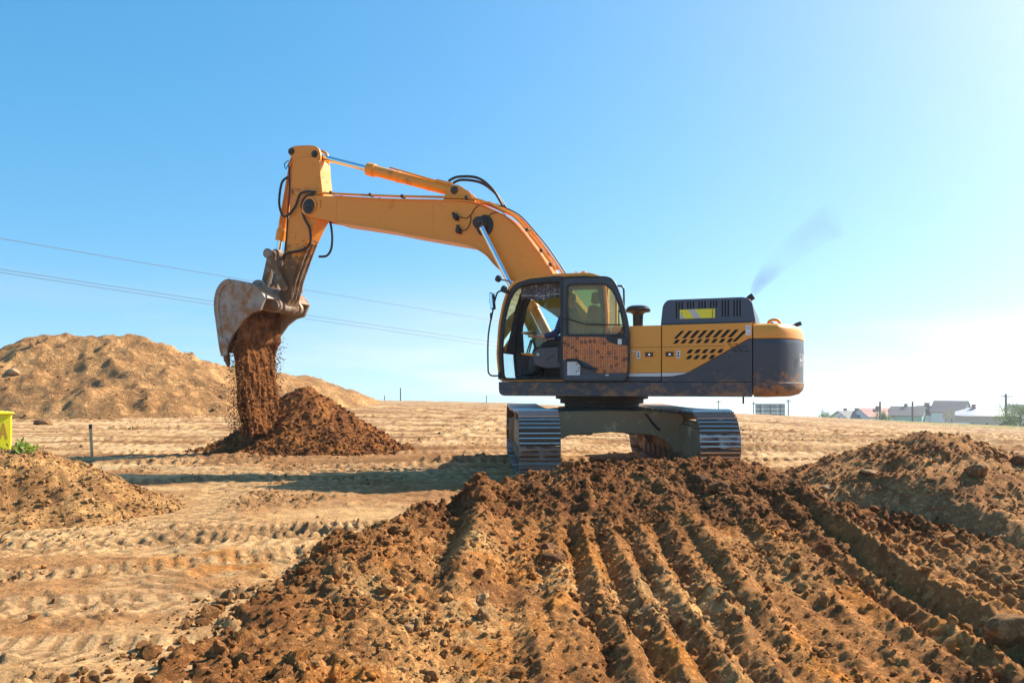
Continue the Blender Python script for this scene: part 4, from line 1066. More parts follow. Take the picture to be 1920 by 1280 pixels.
# papered inner panel
PP = [(.272, 2.225), (-.33, 2.205), (-.42, 2.195), (-.47, 2.12), (-.62, 2.075), (-.775, 2.06), (-.775, 1.66), (-.75, 1.64), (-.30, 1.635), (-.235, 1.72), (-.15, 1.79), (.0, 1.845), (.272, 1.855)]
def paper_mat():
    m, n, l, b = _new('printed_paper')
    tc = n.new('ShaderNodeTexCoord'); mp = n.new('ShaderNodeMapping'); l.new(tc.outputs['Object'], mp.inputs[0])
    br = n.new('ShaderNodeTexBrick'); br.offset = .37; br.inputs['Scale'].default_value = 1.
    br.inputs['Brick Width'].default_value = .16; br.inputs['Row Height'].default_value = .037; br.inputs['Mortar Size'].default_value = .003
    br.inputs['Color1'].default_value = (.80, .20, .035, 1); br.inputs['Color2'].default_value = (.55, .12, .03, 1); br.inputs['Mortar'].default_value = (.85, .42, .12, 1)
    cx = n.new('ShaderNodeCombineXYZ'); sp = n.new('ShaderNodeSeparateXYZ'); l.new(mp.outputs[0], sp.inputs[0])
    l.new(sp.outputs['Z'], cx.inputs[0]); l.new(sp.outputs['X'], cx.inputs[1]); l.new(cx.outputs[0], br.inputs['Vector'])
    tx = noise(n, l, 1., 3, .8, vec=tc.outputs['Object'], stretch=(55, 1, 160))
    f = ramp(n, l, tx, .52, .57, 0, .7)
    big = noise(n, l, 7, 4, .6)
    c = mixc(n, l, f, br.outputs['Color'], (.05, .035, .03))
    c = mixc(n, l, ramp(n, l, big, .5, .75, 0, .5), c, (.15, .10, .08))
    l.new(c, b.inputs['Base Color']); b.inputs['Roughness'].default_value = .45
    MATS['printed_paper'] = m
paper_mat()
q = MB(); q.prism(rpoly(PP, .012, 3), 1.53, 1.536); PA = q.build('printed_lining', 'printed_paper', D)
rg = [(.245, 2.12), (.19, 2.09), (.115, 2.05), (.03, 2.19), (-.035, 2.13), (-.10, 2.13), (-.175, 2.14), (-.25, 2.14), (-.41, 2.105), (.05, 2.0), (.04, 1.89), (-.305, 1.97), (-.365, 1.885), (-.475, 1.95), (-.59, 1.87), (-.71, 1.845), (-.755, 1.86), (-.52, 1.74), (-.415, 1.66), (-.60, 1.76)]
for (x, z) in rg:
    m = MB(); m.ring([(x + .025 * math.cos(t), z + .025 * math.sin(t)) for t in np.linspace(0, 6.28, 17)[:-1]], [(x + .012 * math.cos(t), z + .012 * math.sin(t)) for t in np.linspace(0, 6.28, 17)[:-1]], 1.5365, 1.5375, 16); m.build('ring_print', 'print_black', PA)
q = MB(); q.prism(rpoly([(-.43, 2.19), (-.50, 2.215), (-.72, 2.215), (-.775, 2.18), (-.775, 2.075), (-.63, 2.09), (-.49, 2.135)], .015), 1.531, 1.545); q.build('corner_pad', 'black_trim', D, .005)
q = MB(); q.box((-.655, 1.547, 2.125), (.062, .003, .085)); q.build('sticker', 'label_white', D)
q = MB(); q.prism(rpoly([(.20, 1.605), (.20, 1.822), (.045, 1.822), (-.012, 1.765), (-.012, 1.605)], .004), 1.531, 1.539); WL = q.build('notice_sheet', 'label_white', D)
for k in range(9):
    q = MB(); q.box((.11 - .01 * (k % 3), 1.5397, 1.79 - k * .019), (.13 - .02 * (k % 2), .0006, .005)); q.build('print_line', 'hazard_silver', WL)
for (x, z) in ((.012, 1.72), (.012, 1.68), (.045, 1.665), (.04, 1.78)):
    q = MB(); q.box((x, 1.5397, z), (.02, .0006, .018)); q.build('print_block', 'print_black', WL)
q = MB(); q.tube(smooth_path([(.21, 1.55, 1.848), (.07, 1.56, 1.846), (.015, 1.575, 1.825), (-.06, 1.58, 1.755), (-.12, 1.58, 1.725), (-.30, 1.57, 1.695)], 5), .021, 8); q.build('door_pull', 'black_trim', D)
q = MB(); q.box((-.05, 1.533, 1.578), (.52, .004, .035)); q.build('scuff_strip', 'hood_paint', D)
q = MB(); q.box((-.45, 1.533, 1.605), (.055, .005, .02)); q.build('paper_scrap', 'label_white', D)

# --- inside the cab
st = MB()
st.prism(rpoly([(-.12, 1.98), (.44, 1.98), (.50, 2.02), (.48, 2.10), (.0, 2.08), (-.1, 2.1)], .04), .76, 1.20)
SEAT = st.build('seat', 'console_plastic', EX, .04, 3)
st = MB(); st.prism(rpoly([(-.10, 2.05), (.06, 2.07), (-.06, 2.75), (-.20, 2.76), (-.22, 2.5)], .05), .74, 1.22); st.build('backrest', 'console_plastic', SEAT, .04, 3)
st = MB(); st.prism(rpoly([(-.17, 2.80), (-.07, 2.80), (-.10, 2.98), (-.20, 2.98)], .03), .86, 1.10); st.build('headrest', 'console_plastic', SEAT, .03, 3)
st = MB(); st.box((.15, .97, 1.80), (.5, .42, .36)); st.build('seat_base', 'console_plastic', SEAT, .02)
co = MB(); co.prism(rpoly([(.86, 1.97), (.76, 2.06), (.30, 2.085), (.02, 2.06), (.02, 1.78), (.40, 1.73), (.62, 1.72), (.83, 1.78)], .03), 1.20, 1.33); CO = co.build('console', 'console_plastic', EX, .015)
m = MB(); m.prism([(.49, 1.93), (.47, 1.95), (.70, 1.80), (.72, 1.785), (.74, 1.79)], 1.3305, 1.333); m.build('stripe', 'stripe_red', CO)
m = MB(); m.tube([(.80, 1.30, 1.95), (.92, 1.33, 1.955), (1.05, 1.33, 1.975)], [.02, .022, .012], 8); m.build('lever', 'cylinder_paint', CO)
m = MB(); m.cyl((.76, 1.325, 1.955), (.76, 1.34, 1.955), .025, 14); m.build('dial', 'hazard_silver', CO)
m = MB(); m.tube(smooth_path([(.83, 1.24, 2.04), (.85, 1.24, 2.12), (.87, 1.24, 2.19)]), [.022] * 7 + [.022] * 6, 10); m.build('joystick', 'rubber', CO)
m = MB(); m.tube(smooth_path([(.40, 1.36, 1.82), (.40, 1.36, 2.10), (.38, 1.36, 2.155), (.33, 1.36, 2.165), (.05, 1.36, 2.165)], 5), .011, 8); m.build('grab_rail', 'black_trim', EX)
c2 = MB(); c2.prism(rpoly([(.90, 1.56), (1.12, 1.56), (1.10, 1.85), (1.02, 2.10), (.90, 2.12), (.86, 1.9)], .04), .60, .80); c2.build('front_console', 'console_plastic', EX, .02)
m = MB(); m.tube([(1.16, .95, 1.60), (1.06, .95, 1.95), (.98, .95, 2.24)], .014, 8); m.tube([(1.16, 1.07, 1.60), (1.06, 1.07, 1.95), (.97, 1.07, 2.22)], .014, 8); m.build('travel_lever', 'black_trim', EX)
m = MB(); m.box((1.02, 1.0, 2.34), (.18, .34, .03), Matrix.Rotation(R(8), 3, 'Y')); m.box((.98, .98, 2.29), (.1, .2, .06)); m.build('monitor', 'cab_trim', EX, .01)
for y in (.93, 1.09):
    m = MB(); m.prism([(.98, 1.56), (1.24, 1.60), (1.24, 1.625), (.98, 1.585)], y - .05, y + .05); m.build('pedal', 'black_trim', EX, .006)
m = MB(); m.tube(smooth_path([(1.12, .95, 1.57), (1.0, 1.05, 1.60), (.85, 1.1, 1.575)]), .02, 6); m.build('floor_cable', 'rubber', EX)
# lace valance hung along the top of the doorway
def lace_mat():
    m, n, l, b = _new('lace')
    vo = n.new('ShaderNodeTexVoronoi'); vo.feature = 'DISTANCE_TO_EDGE'; vo.inputs['Scale'].default_value = 26
    tc = n.new('ShaderNodeTexCoord'); l.new(tc.outputs['Object'], vo.inputs['Vector'])
    big = noise(n, l, 6, 3, .5)
    f = n.new('ShaderNodeMath'); f.operation = 'MULTIPLY'; l.new(ramp(n, l, vo.outputs['Distance'], .03, .10, 1, 0), f.inputs[0]); l.new(ramp(n, l, big, .35, .6, .3, 1), f.inputs[1])
    l.new(mixc(n, l, f.outputs[0], (.055, .05, .058), (.42, .42, .46)), b.inputs['Base Color']); b.inputs['Roughness'].default_value = .9
    MATS['lace'] = m
lace_mat()
NX, NZ = 60, 10; vs = []; fs = []
for j in range(NZ + 1):
    for i in range(NX + 1):
        t = i / NX; x = .34 + .73 * t; zt = 3.125 - .05 * max(0, t - .65) ** 1.5 * 4; zb = 2.875 + .02 * math.sin(t * 9) - .01 * abs(math.sin(t * 18))
        w = j / NZ; vs.append((x, 1.30 + .022 * math.sin(t * 42 + w) * (.3 + .7 * w), zt + (zb - zt) * w))
for j in range(NZ):
    for i in range(NX): a = j * (NX + 1) + i; fs.append((a, a + 1, a + NX + 2, a + NX + 1))
m = MB(); m.add(vs, fs); VA = m.build('lace_valance', 'lace', None)
sol = VA.modifiers.new('thickness', 'SOLIDIFY'); sol.thickness = .003
VA.parent = EX
m = MB(); m.tube([(x, 1.304 + .022 * math.sin((x - .34) / .73 * 42 + .7) * .8, 2.932 + .012 * math.sin((x - .34) * 12)) for x in np.linspace(.34, 1.07, 90)], .0045, 5); m.build('braid', 'label_white', VA)
m = MB()
rr_ = random.Random(4)
vs_, fs_ = lumpy(2, 77, .5)
for k in range(14):
    s_ = .02 + .025 * rr_.random(); c_ = Vector((.42 + .30 * rr_.random(), 1.26 + .08 * rr_.random(), 1.57))
    m.add([Vector(v) * s_ + c_ for v in vs_.tolist()], [tuple(f) for f in fs_.tolist()])
RG = m.build('rag', 'camo_cloth', None); RG.location = EX.matrix_world @ Vector((0, 0, 0)) if False else (1.6, 13.6, 0); RG.rotation_euler = (0, 0, YAW)
tag(RG, 'crumpled pale rag lying on the cab floor by the doorway', 'rag')

# --- boom
def bx(p): return (p[0] + .03 + .004 * p[0], p[1])
BT = [(5.30, 5.215), (4.2, 5.065), (2.9, 4.93), (2.36, 4.855), (1.95, 4.68), (1.6, 4.475), (1.33, 4.18), (1.0, 3.74), (.83, 3.49), (.38, 2.95), (-.02, 2.50), (-.18, 2.22), (-.15, 2.0), (-.02, 1.9), (.13, 1.93), (.24, 2.08)]
BB = [(.42, 2.38), (.72, 2.68), (1.12, 2.96), (1.56, 3.36), (1.88, 3.64), (2.1, 3.875), (2.42, 4.055), (2.66, 4.118), (3.63, 4.335), (4.2, 4.475), (5.30, 4.70)]
bm_ = MB(); bm_.prism(rpoly([bx(p) for p in BT + BB], [.0, .3, .4, .4, .25, .25, .3, .3, .3, .3, .2, .1, .08, .08, .08, .15, .3, .3, .3, .25, .3, .3, .3, .3, .3, .3, .0], 5), -.26, .26)
BOOM = bm_.build('boom', 'boom_paint', EX, .012)
fk = MB()
FK = rpoly([bx(p) for p in [(5.26, 5.208), (5.78, 5.275), (6.02, 5.27), (6.13, 5.14), (6.11, 4.97), (5.95, 4.86), (5.5, 4.755), (5.26, 4.69)]], [.0, .1, .12, .12, .12, .1, .1, 0], 5)
fk.prism(FK, .205, .262); fk.prism(FK, -.262, -.205); fk.build('boom_fork', 'boom_paint', BOOM, .008)
# flange along the lower and upper edges
for L in (BB, BT[:10]):
    pts = smooth_path([bx(p) for p in L], 4); m = MB()
    off = [(q.x, q.y) for q in (Vector((p.x, p.y)) for p in pts)]
    n = len(off); vs = []
    for (x, z) in off:
        for (y, dz) in ((-.29, -.012), (.29, -.012), (.29, .012), (-.29, .012)): vs.append((x, y, z + dz))
    fs = [(4 * i + a, 4 * i + (a + 1) % 4, 4 * i + 4 + (a + 1) % 4, 4 * i + 4 + a) for i in range(n - 1) for a in range(4)] + [(3, 2, 1, 0), tuple(4 * (n - 1) + a for a in range(4))]
    m.add(vs, fs); m.build('flange', 'boom_paint', BOOM)
def pin(x, z, y, r, name, parent, mat='dark_steel'):
    m = MB(); m.cyl((x, -y, z), (x, y, z), r, 20); m.cyl((x, y, z), (x, y + .02, z), r * .6, 14); m.cyl((x, -y - .02, z), (x, -y, z), r * .6, 14); return m.build(name, mat, parent, .008)
pin(5.98, 5.075, .315, .105, 'boom_pin', BOOM)
m = MB(); m.ring([(5.98 + .19 * math.cos(t), 5.075 + .19 * math.sin(t)) for t in np.linspace(0, 6.28, 33)[:-1]], [(5.98 + .10 * math.cos(t), 5.075 + .10 * math.sin(t)) for t in np.linspace(0, 6.28, 33)[:-1]], .262, .29, 32); m.build('boss', 'boom_paint', BOOM, .006)
m = MB(); m.box((5.33, .263, 4.955), (.012, .006, .50)); m.build('weld_seam', 'cylinder_paint', BOOM)
m = MB(); m.box((3.2, .263, 4.62), (.012, .006, .62)); m.build('weld_seam', 'cylinder_paint', BOOM)
m = MB(); m.ring([(5.96 + .14 * math.cos(t), 5.06 + .155 * math.sin(t)) for t in np.linspace(0, 6.28, 33)[:-1]], [(5.98 + .10 * math.cos(t), 5.075 + .10 * math.sin(t)) for t in np.linspace(0, 6.28, 33)[:-1]], .289, .293, 32); m.build('grease_ring', 'dark_steel', BOOM)
m = MB(); m.box((5.72, .275, 5.09), (.04, .03, .16)); m.build('pin_keeper', 'boom_paint', BOOM, .006)
# boom cylinders
for s_ in (1, -1):
    y = .40 * s_; a = Vector((2.20, y, 4.43)); b = Vector((.74, y, 1.66)); d = (b - a).normalized()
    m = MB(); m.cyl(a + d * .10, a + d * 1.65, .052, 18); rod = m.build('boom_cylinder_rod', 'chrome', EX)
    m = MB(); m.cyl(a + d * 1.62, b, .095, 20); m.cyl(a + d * 1.58, a + d * 1.74, .112, 20); m.build('boom_cylinder', 'cylinder_paint', EX, .006)
    m = MB(); m.cyl((a.x, y - .07, a.z), (a.x, y + .07, a.z), .105, 20); m.cyl((a.x, y + .07 * s_, a.z), (a.x, y + .10 * s_, a.z), .06, 16); m.build('rod_eye', 'dark_steel', rod, .01)
pin(2.20, 4.43, .34, .13, 'cylinder_pin', BOOM)
m = MB(); m.ring([(2.14 + .17 * math.cos(t), 4.40 + .20 * math.sin(t)) for t in np.linspace(0, 6.28, 33)[:-1]], [(2.18 + .10 * math.cos(t), 4.43 + .10 * math.sin(t)) for t in np.linspace(0, 6.28, 33)[:-1]], .258, .272, 32); m.build('grease_ring', 'dark_steel', BOOM)
# arm cylinder on top
a = Vector((2.80, 0, 5.135)); b = Vector((5.90, 0, 6.14)); d = (b - a).normalized(); L = (b - a).length
m = MB(); m.cyl(a + d * .05, a + d * 1.98, .105, 22); m.cyl(a + d * 1.90, a + d * 2.07, .128, 22); m.cyl(a + d * .62, a + d * .65, .115, 20); m.cyl(a + d * 1.32, a + d * 1.35, .115, 20); AC = m.build('arm_cylinder', 'cylinder_paint', EX, .006)
m = MB(); m.cyl(a + d * 2.0, b - d * .05, .058, 18); ARD = m.build('arm_cylinder_rod', 'chrome', EX)
m = MB(); m.cyl((b.x, -.09, b.z), (b.x, .09, b.z), .10, 18); m.build('rod_eye', 'dark_steel', ARD, .008)
m = MB(); m.cyl((a.x, -.11, a.z), (a.x, .11, a.z), .12, 20); m.build('cylinder_eye', 'dark_steel', AC, .01)
m = MB()
for y in (-.17, .12): m.prism(rpoly([(2.35, 4.86), (3.05, 4.94), (2.95, 5.17), (2.80, 5.25), (2.66, 5.2), (2.45, 5.0)], .06), y, y + .05)
m.build('cylinder_lug', 'boom_paint', BOOM, .008)
pin(2.80, 5.135, .20, .075, 'lug_pin', BOOM)
m = MB(); m.box((3.05, .08, 5.33), (.35, .04, .05), Matrix.Rotation(R(-18), 3, 'Y')); m.tube([a + Vector((.15, .08, .14)), a + d * 1.5 + Vector((0, .08, .13))], .018, 6); m.build('cylinder_pipe', 'cylinder_paint', AC)
# pipes along the boom with clamps
pipes = [(.22, .075, 6), (.15, .085, 6), (-.15, .085, 6), (-.22, .075, 6)]
top = smooth_path([bx(p) for p in [(5.75, 5.26)] + BT[1:9]], 6)
for (y, h, n) in pipes:
    pts = []
    for i, p in enumerate(top):
        q0 = top[max(0, i - 1)]; q1 = top[min(len(top) - 1, i + 1)]; t = (q1 - q0).normalized(); nn = Vector((t.y, -t.x)) * (1 if t.x < 0 else -1)
        nn = nn if nn.y > 0 else -nn
        pts.append((p.x + nn.x * h, y, p.y + nn.y * h))
    m = MB(); m.tube(pts, .021, 7); PI_ = m.build('hydraulic_pipe', 'cylinder_paint', BOOM)
for k in range(3):
    pts = []
    for p in smooth_path([bx(p) for p in [(2.2, 4.80), (1.95, 4.68), (1.6, 4.475), (1.33, 4.18), (1.0, 3.74), (.83, 3.49), (.6, 3.15)]], 5):
        pts.append((p.x - .075 - .012 * k, -.10 + .10 * k, p.y + .075))
    m = MB(); m.tube(pts, .017, 7); m.build('hydraulic_pipe', 'cylinder_paint', BOOM)
m = MB(); m.tube(smooth_path([(2.0, .05, 4.83), (1.55, .05, 4.60), (1.18, .05, 4.20), (.92, .05, 3.87), (.62, .05, 3.42)], 5), .013, 6); m.build('cable', 'rubber', BOOM)
for (x, z, ry) in ((5.45, 5.31, 8), (4.55, 5.19, 8), (3.85, 5.10, 7), (2.5, 4.96, 10), (1.30, 4.27, 50), (1.03, 3.88, 52), (.86, 3.62, 55)):
    for y in (.19, -.19):
        m = MB(); m.box((x + .03, y, z), (.05, .13, .06), Matrix.Rotation(R(ry if x > 2 else -ry), 3, 'Y')); m.build('pipe_clamp', 'dark_steel', BOOM, .008)
# hoses from the arm cylinder down to the pipes
for y, hh in ((.10, .10), (-.05, .05)):
    m = MB(); m.tube(smooth_path([(2.95, y, 5.30 + hh * .4), (2.75, y, 5.36 + hh * .4), (2.35, y, 5.24 + hh), (2.05, y, 5.02 + hh * .8), (1.85, y, 4.78)], 7), .026, 8); m.build('hydraulic_hose', 'rubber', BOOM)
# work lamps and their leads on the boom side
for (x, z, an) in ((2.72, 4.61, 40), (2.66, 4.36, 10)):
    c = Vector((x, .31, z)); m = MB(); rm = Matrix.Rotation(R(an), 3, 'Y')
    prof = [(.012, -.08), (.05, -.06), (.058, .0), (.03, .04), (.028, .08)]
    mm = MB(); mm.lathe((0, 0, 0), prof, 14); m.add([rm @ Vector(v) + c for v in mm.v], mm.f); m.box((x - .03, .285, z - .06), (.05, .06, .05)); m.build('work_lamp', 'rubber', BOOM)
m = MB(); m.tube(smooth_path([(2.65, .285, 4.60), (2.52, .275, 4.56), (2.42, .272, 4.62), (2.32, .272, 4.74), (2.15, .272, 4.80), (1.75, .272, 4.60)], 6), .008, 5); m.tube(smooth_path([(2.62, .285, 4.33), (2.50, .275, 4.36), (2.43, .272, 4.48), (2.42, .272, 4.60)], 6), .008, 5); m.tube(smooth_path([(2.10, .272, 4.52), (2.02, .272, 4.60), (1.90, .272, 4.62), (1.72, .272, 4.56)], 6), .008, 5); m.build('lamp_lead', 'rubber', BOOM)

# --- arm
AP = [(5.78, 6.05), (5.755, 5.7), (5.70, 5.3), (5.72, 4.95), (5.88, 4.72), (6.12, 4.30), (6.30, 3.93), (6.46, 3.5), (6.54, 3.16), (6.60, 2.99), (6.72, 2.93), (6.84, 2.98), (6.88, 3.10), (6.80, 3.28), (6.70, 3.45), (6.68, 3.75), (6.65, 4.05), (6.60, 4.45), (6.50, 5.0), (6.46, 5.6), (6.44, 6.0), (6.20, 6.12)]
m = MB(); m.prism(rpoly(AP, .08, 3), -.195, .195); ARM = m.build('arm', 'arm_paint', EX, .012)
m = MB()
LG = rpoly([(5.80, 5.75), (5.76, 6.10), (5.80, 6.24), (5.90, 6.31), (6.02, 6.335), (6.38, 6.36), (6.50, 6.33), (6.53, 6.22), (6.47, 6.13), (6.40, 6.08), (6.44, 5.95), (6.2, 5.8)], .05, 4)
m.prism(LG, .12, .175); m.prism(LG, -.175, -.12); m.build('arm_lug', 'arm_paint', ARM, .008)
pin(5.90, 6.14, .20, .07, 'lug_pin', ARM); pin(6.46, 6.25, .20, .07, 'lug_pin', ARM)
m = MB()
for y in (-.12, 0., .12):
    m.tube([(6.06, y, 4.36), (6.22, y, 4.02), (6.40, y, 3.58), (6.50, y, 3.22)], .022, 6)
m.build('wear_bar', 'link_steel', ARM)
m = MB(); m.cyl((6.70, -.235, 3.07), (6.70, .235, 3.07), .135, 22); m.build('arm_boss', 'link_steel', ARM, .01)
# bucket cylinder
a = Vector((6.50, 0, 6.22)); b = Vector((6.93, 0, 4.20)); d = (b - a).normalized()
m = MB(); m.cyl(a + d * .06, a + d * 1.62, .085, 20); m.cyl(a + d * 1.55, a + d * 1.78, .105, 20); m.cyl(a + d * .62, a + d * .65, .095, 20); BC = m.build('bucket_cylinder', 'cylinder_paint', EX, .006)
m = MB(); m.tube([a + d * .2 + Vector((0, .11, 0)), a + d * 1.45 + Vector((0, .11, 0))], .02, 6); m.box(a + d * .2 + Vector((.0, .08, 0)), (.06, .1, .08)); m.build('cylinder_pipe', 'cylinder_paint', BC)
m = MB(); m.cyl(a + d * 1.7, b - d * .03, .05, 16); BR = m.build('bucket_cylinder_rod', 'chrome', EX)
m = MB(); m.cyl((b.x, -.09, b.z), (b.x, .09, b.z), .10, 18); m.build('rod_eye', 'link_steel', BR, .01)
# linkage
LP = Vector((6.95, 0, 4.17)); BP = Vector((7.12, 0, 3.52)); QP = Vector((6.58, 0, 3.46))
def link(name, p, q, y0, y1, w, mat='link_steel'):
    d = (q - p).normalized(); nn = Vector((d.z, 0, -d.x)); pts = []
    for k in range(9): t = math.pi * k / 8; pts.append(p + nn * w * math.cos(t) - d * w * math.sin(t))
    for k in range(9): t = math.pi * k / 8; pts.append(q - nn * w * math.cos(t) + d * w * math.sin(t))
    m = MB(); m.prism([(v.x, v.z) for v in pts], y0, y1); return m.build(name, mat, EX, .01)
link('arm_link', LP, QP, .235, .295, .075); link('arm_link', LP, QP, -.295, -.235, .075)
link('bucket_link', LP, BP, .105, .205, .085); link('bucket_link', LP, BP, -.205, -.105, .085)
m = MB(); m.cyl((LP.x, -.34, LP.z), (LP.x, .34, LP.z), .075, 18); m.cyl((LP.x, .295, LP.z), (LP.x, .33, LP.z), .10, 18); m.build('link_pin', 'link_steel', EX, .008)
m = MB(); m.cyl((QP.x, -.31, QP.z), (QP.x, .31, QP.z), .06, 16); m.build('link_pin', 'link_steel', EX, .008)
# arm hoses
for pts, r in ((((6.52, .22, 5.72), (6.66, .23, 5.60), (6.72, .23, 5.20), (6.62, .24, 4.93), (6.45, .26, 4.95), (6.30, .26, 5.10), (6.18, .27, 5.33), (6.0, .28, 5.36), (5.82, .27, 5.34)), .024),
               (((5.85, .27, 5.30), (6.02, .29, 5.27), (6.14, .28, 5.10), (6.10, .25, 4.85), (5.98, .235, 4.62), (5.96, .235, 4.36), (6.08, .235, 4.22), (6.40, .235, 4.17), (6.60, .22, 4.14), (6.64, .20, 4.02)), .024),
               (((5.72, -.1, 4.85), (5.70, -.15, 4.55), (5.74, -.18, 4.28), (5.86, -.2, 4.14), (6.05, -.2, 4.13)), .024),
               (((6.50, .205, 5.95), (6.48, .21, 5.5), (6.52, .21, 5.0), (6.56, .21, 4.5), (6.60, .21, 4.2)), .016),
               (((6.56, .12, 6.1), (6.64, .16, 6.02), (6.58, .2, 5.9), (6.50, .22, 5.98), (6.40, .22, 6.1)), .009)):
    m = MB(); m.tube(smooth_path(pts, 7), r, 8); m.build('hydraulic_hose', 'rubber', ARM)

# --- bucket
PO = [(6.66, 3.20), (6.88, 3.44), (7.26, 3.555), (7.50, 3.60), (7.68, 3.56), (7.82, 3.42), (7.885, 3.22), (7.89, 3.0), (7.85, 2.75), (7.80, 2.44), (7.74, 2.12)]
po = smooth_path(PO, 4)
pl = [(p.x, p.y) for p in po]
inn_ = [(p[0] - q[0], p[1] - q[1]) for p, q in zip(pl, [(0, 0)] * len(pl))]
def offs(pts, d):
    out = []
    for i in range(len(pts)):
        a = Vector(pts[max(0, i - 1)]); b = Vector(pts[min(len(pts) - 1, i + 1)]); t = (b - a).normalized(); out.append((pts[i][0] - (-t.y) * -d, pts[i][1] - t.x * d) if False else (pts[i][0] + t.y * d, pts[i][1] - t.x * d))
    return out
pin_ = offs(pl, .035)
m = MB(); m.prism(pl + pin_[::-1], -.73, .73); BK = m.build('bucket', 'bucket_steel', EX, .004)
SIDE = pl + [(7.60, 2.20), (7.56, 2.30), (7.46, 2.48), (7.22, 2.76), (7.0, 2.90), (6.78, 2.95)]
for s_ in (1, -1):
    y0, y1 = (.70, .765) if s_ > 0 else (-.765, -.70)
    m = MB(); m.prism(SIDE, y0, y1); m.build('side_plate', 'bucket_steel', BK, .008)
    m = MB(); m.prism(offs(pl, -.012)[12:] + offs(pl, .10)[12:][::-1], *((.766, .785) if s_ > 0 else (-.785, -.766))); m.build('wear_strip', 'bucket_steel', BK, .004)
    m = MB(); m.prism(rpoly([(7.76, 2.42), (7.60, 2.42), (7.55, 2.28), (7.58, 2.06), (7.72, 2.04)], .02), *((.766, .80) if s_ > 0 else (-.80, -.766))); m.build('side_cutter', 'bucket_steel', BK, .008)
m = MB()
EAR = rpoly([(6.58, 3.0), (6.66, 2.94), (6.82, 2.94), (7.05, 3.0), (7.32, 3.30), (7.30, 3.56), (7.20, 3.63), (7.06, 3.62), (6.95, 3.5), (6.80, 3.28), (6.60, 3.18), (6.56, 3.08)], .05, 4)
m.prism(EAR, .30, .38); m.prism(EAR, -.38, -.30); m.build('bucket_ear', 'bucket_steel', BK, .012)
m = MB(); m.cyl((6.70, -.46, 3.07), (6.70, .46, 3.07), .07, 18); m.cyl((6.70, .38, 3.07), (6.70, .44, 3.07), .115, 20); m.cyl((6.70, -.44, 3.07), (6.70, -.38, 3.07), .115, 20); m.build('bucket_pin', 'link_steel', BK, .01)
m = MB(); m.cyl((BP.x, -.44, BP.z), (BP.x, .44, BP.z), .06, 18); m.cyl((BP.x, .38, BP.z), (BP.x, .41, BP.z), .085, 18); m.build('bucket_pin', 'link_steel', BK, .008)
for k in range(5):
    y = -.64 + k * .32; m = MB()
    m.add([(7.775, y - .06, 2.20), (7.775, y + .06, 2.20), (7.68, y + .06, 2.20), (7.68, y - .06, 2.20), (7.735, y - .05, 1.97), (7.735, y + .05, 1.97), (7.65, y + .05, 1.98), (7.65, y - .05, 1.98), (7.665, y - .035, 1.83), (7.665, y + .035, 1.83), (7.645, y + .035, 1.825), (7.645, y - .035, 1.825)],
          [(0, 1, 2, 3), (0, 4, 5, 1), (1, 5, 6, 2), (2, 6, 7, 3), (3, 7, 4, 0), (4, 8, 9, 5), (5, 9, 10, 6), (6, 10, 11, 7), (7, 11, 8, 4), (8, 11, 10, 9)]); m.build('tooth', 'grouser' if False else 'link_steel', BK, .008)

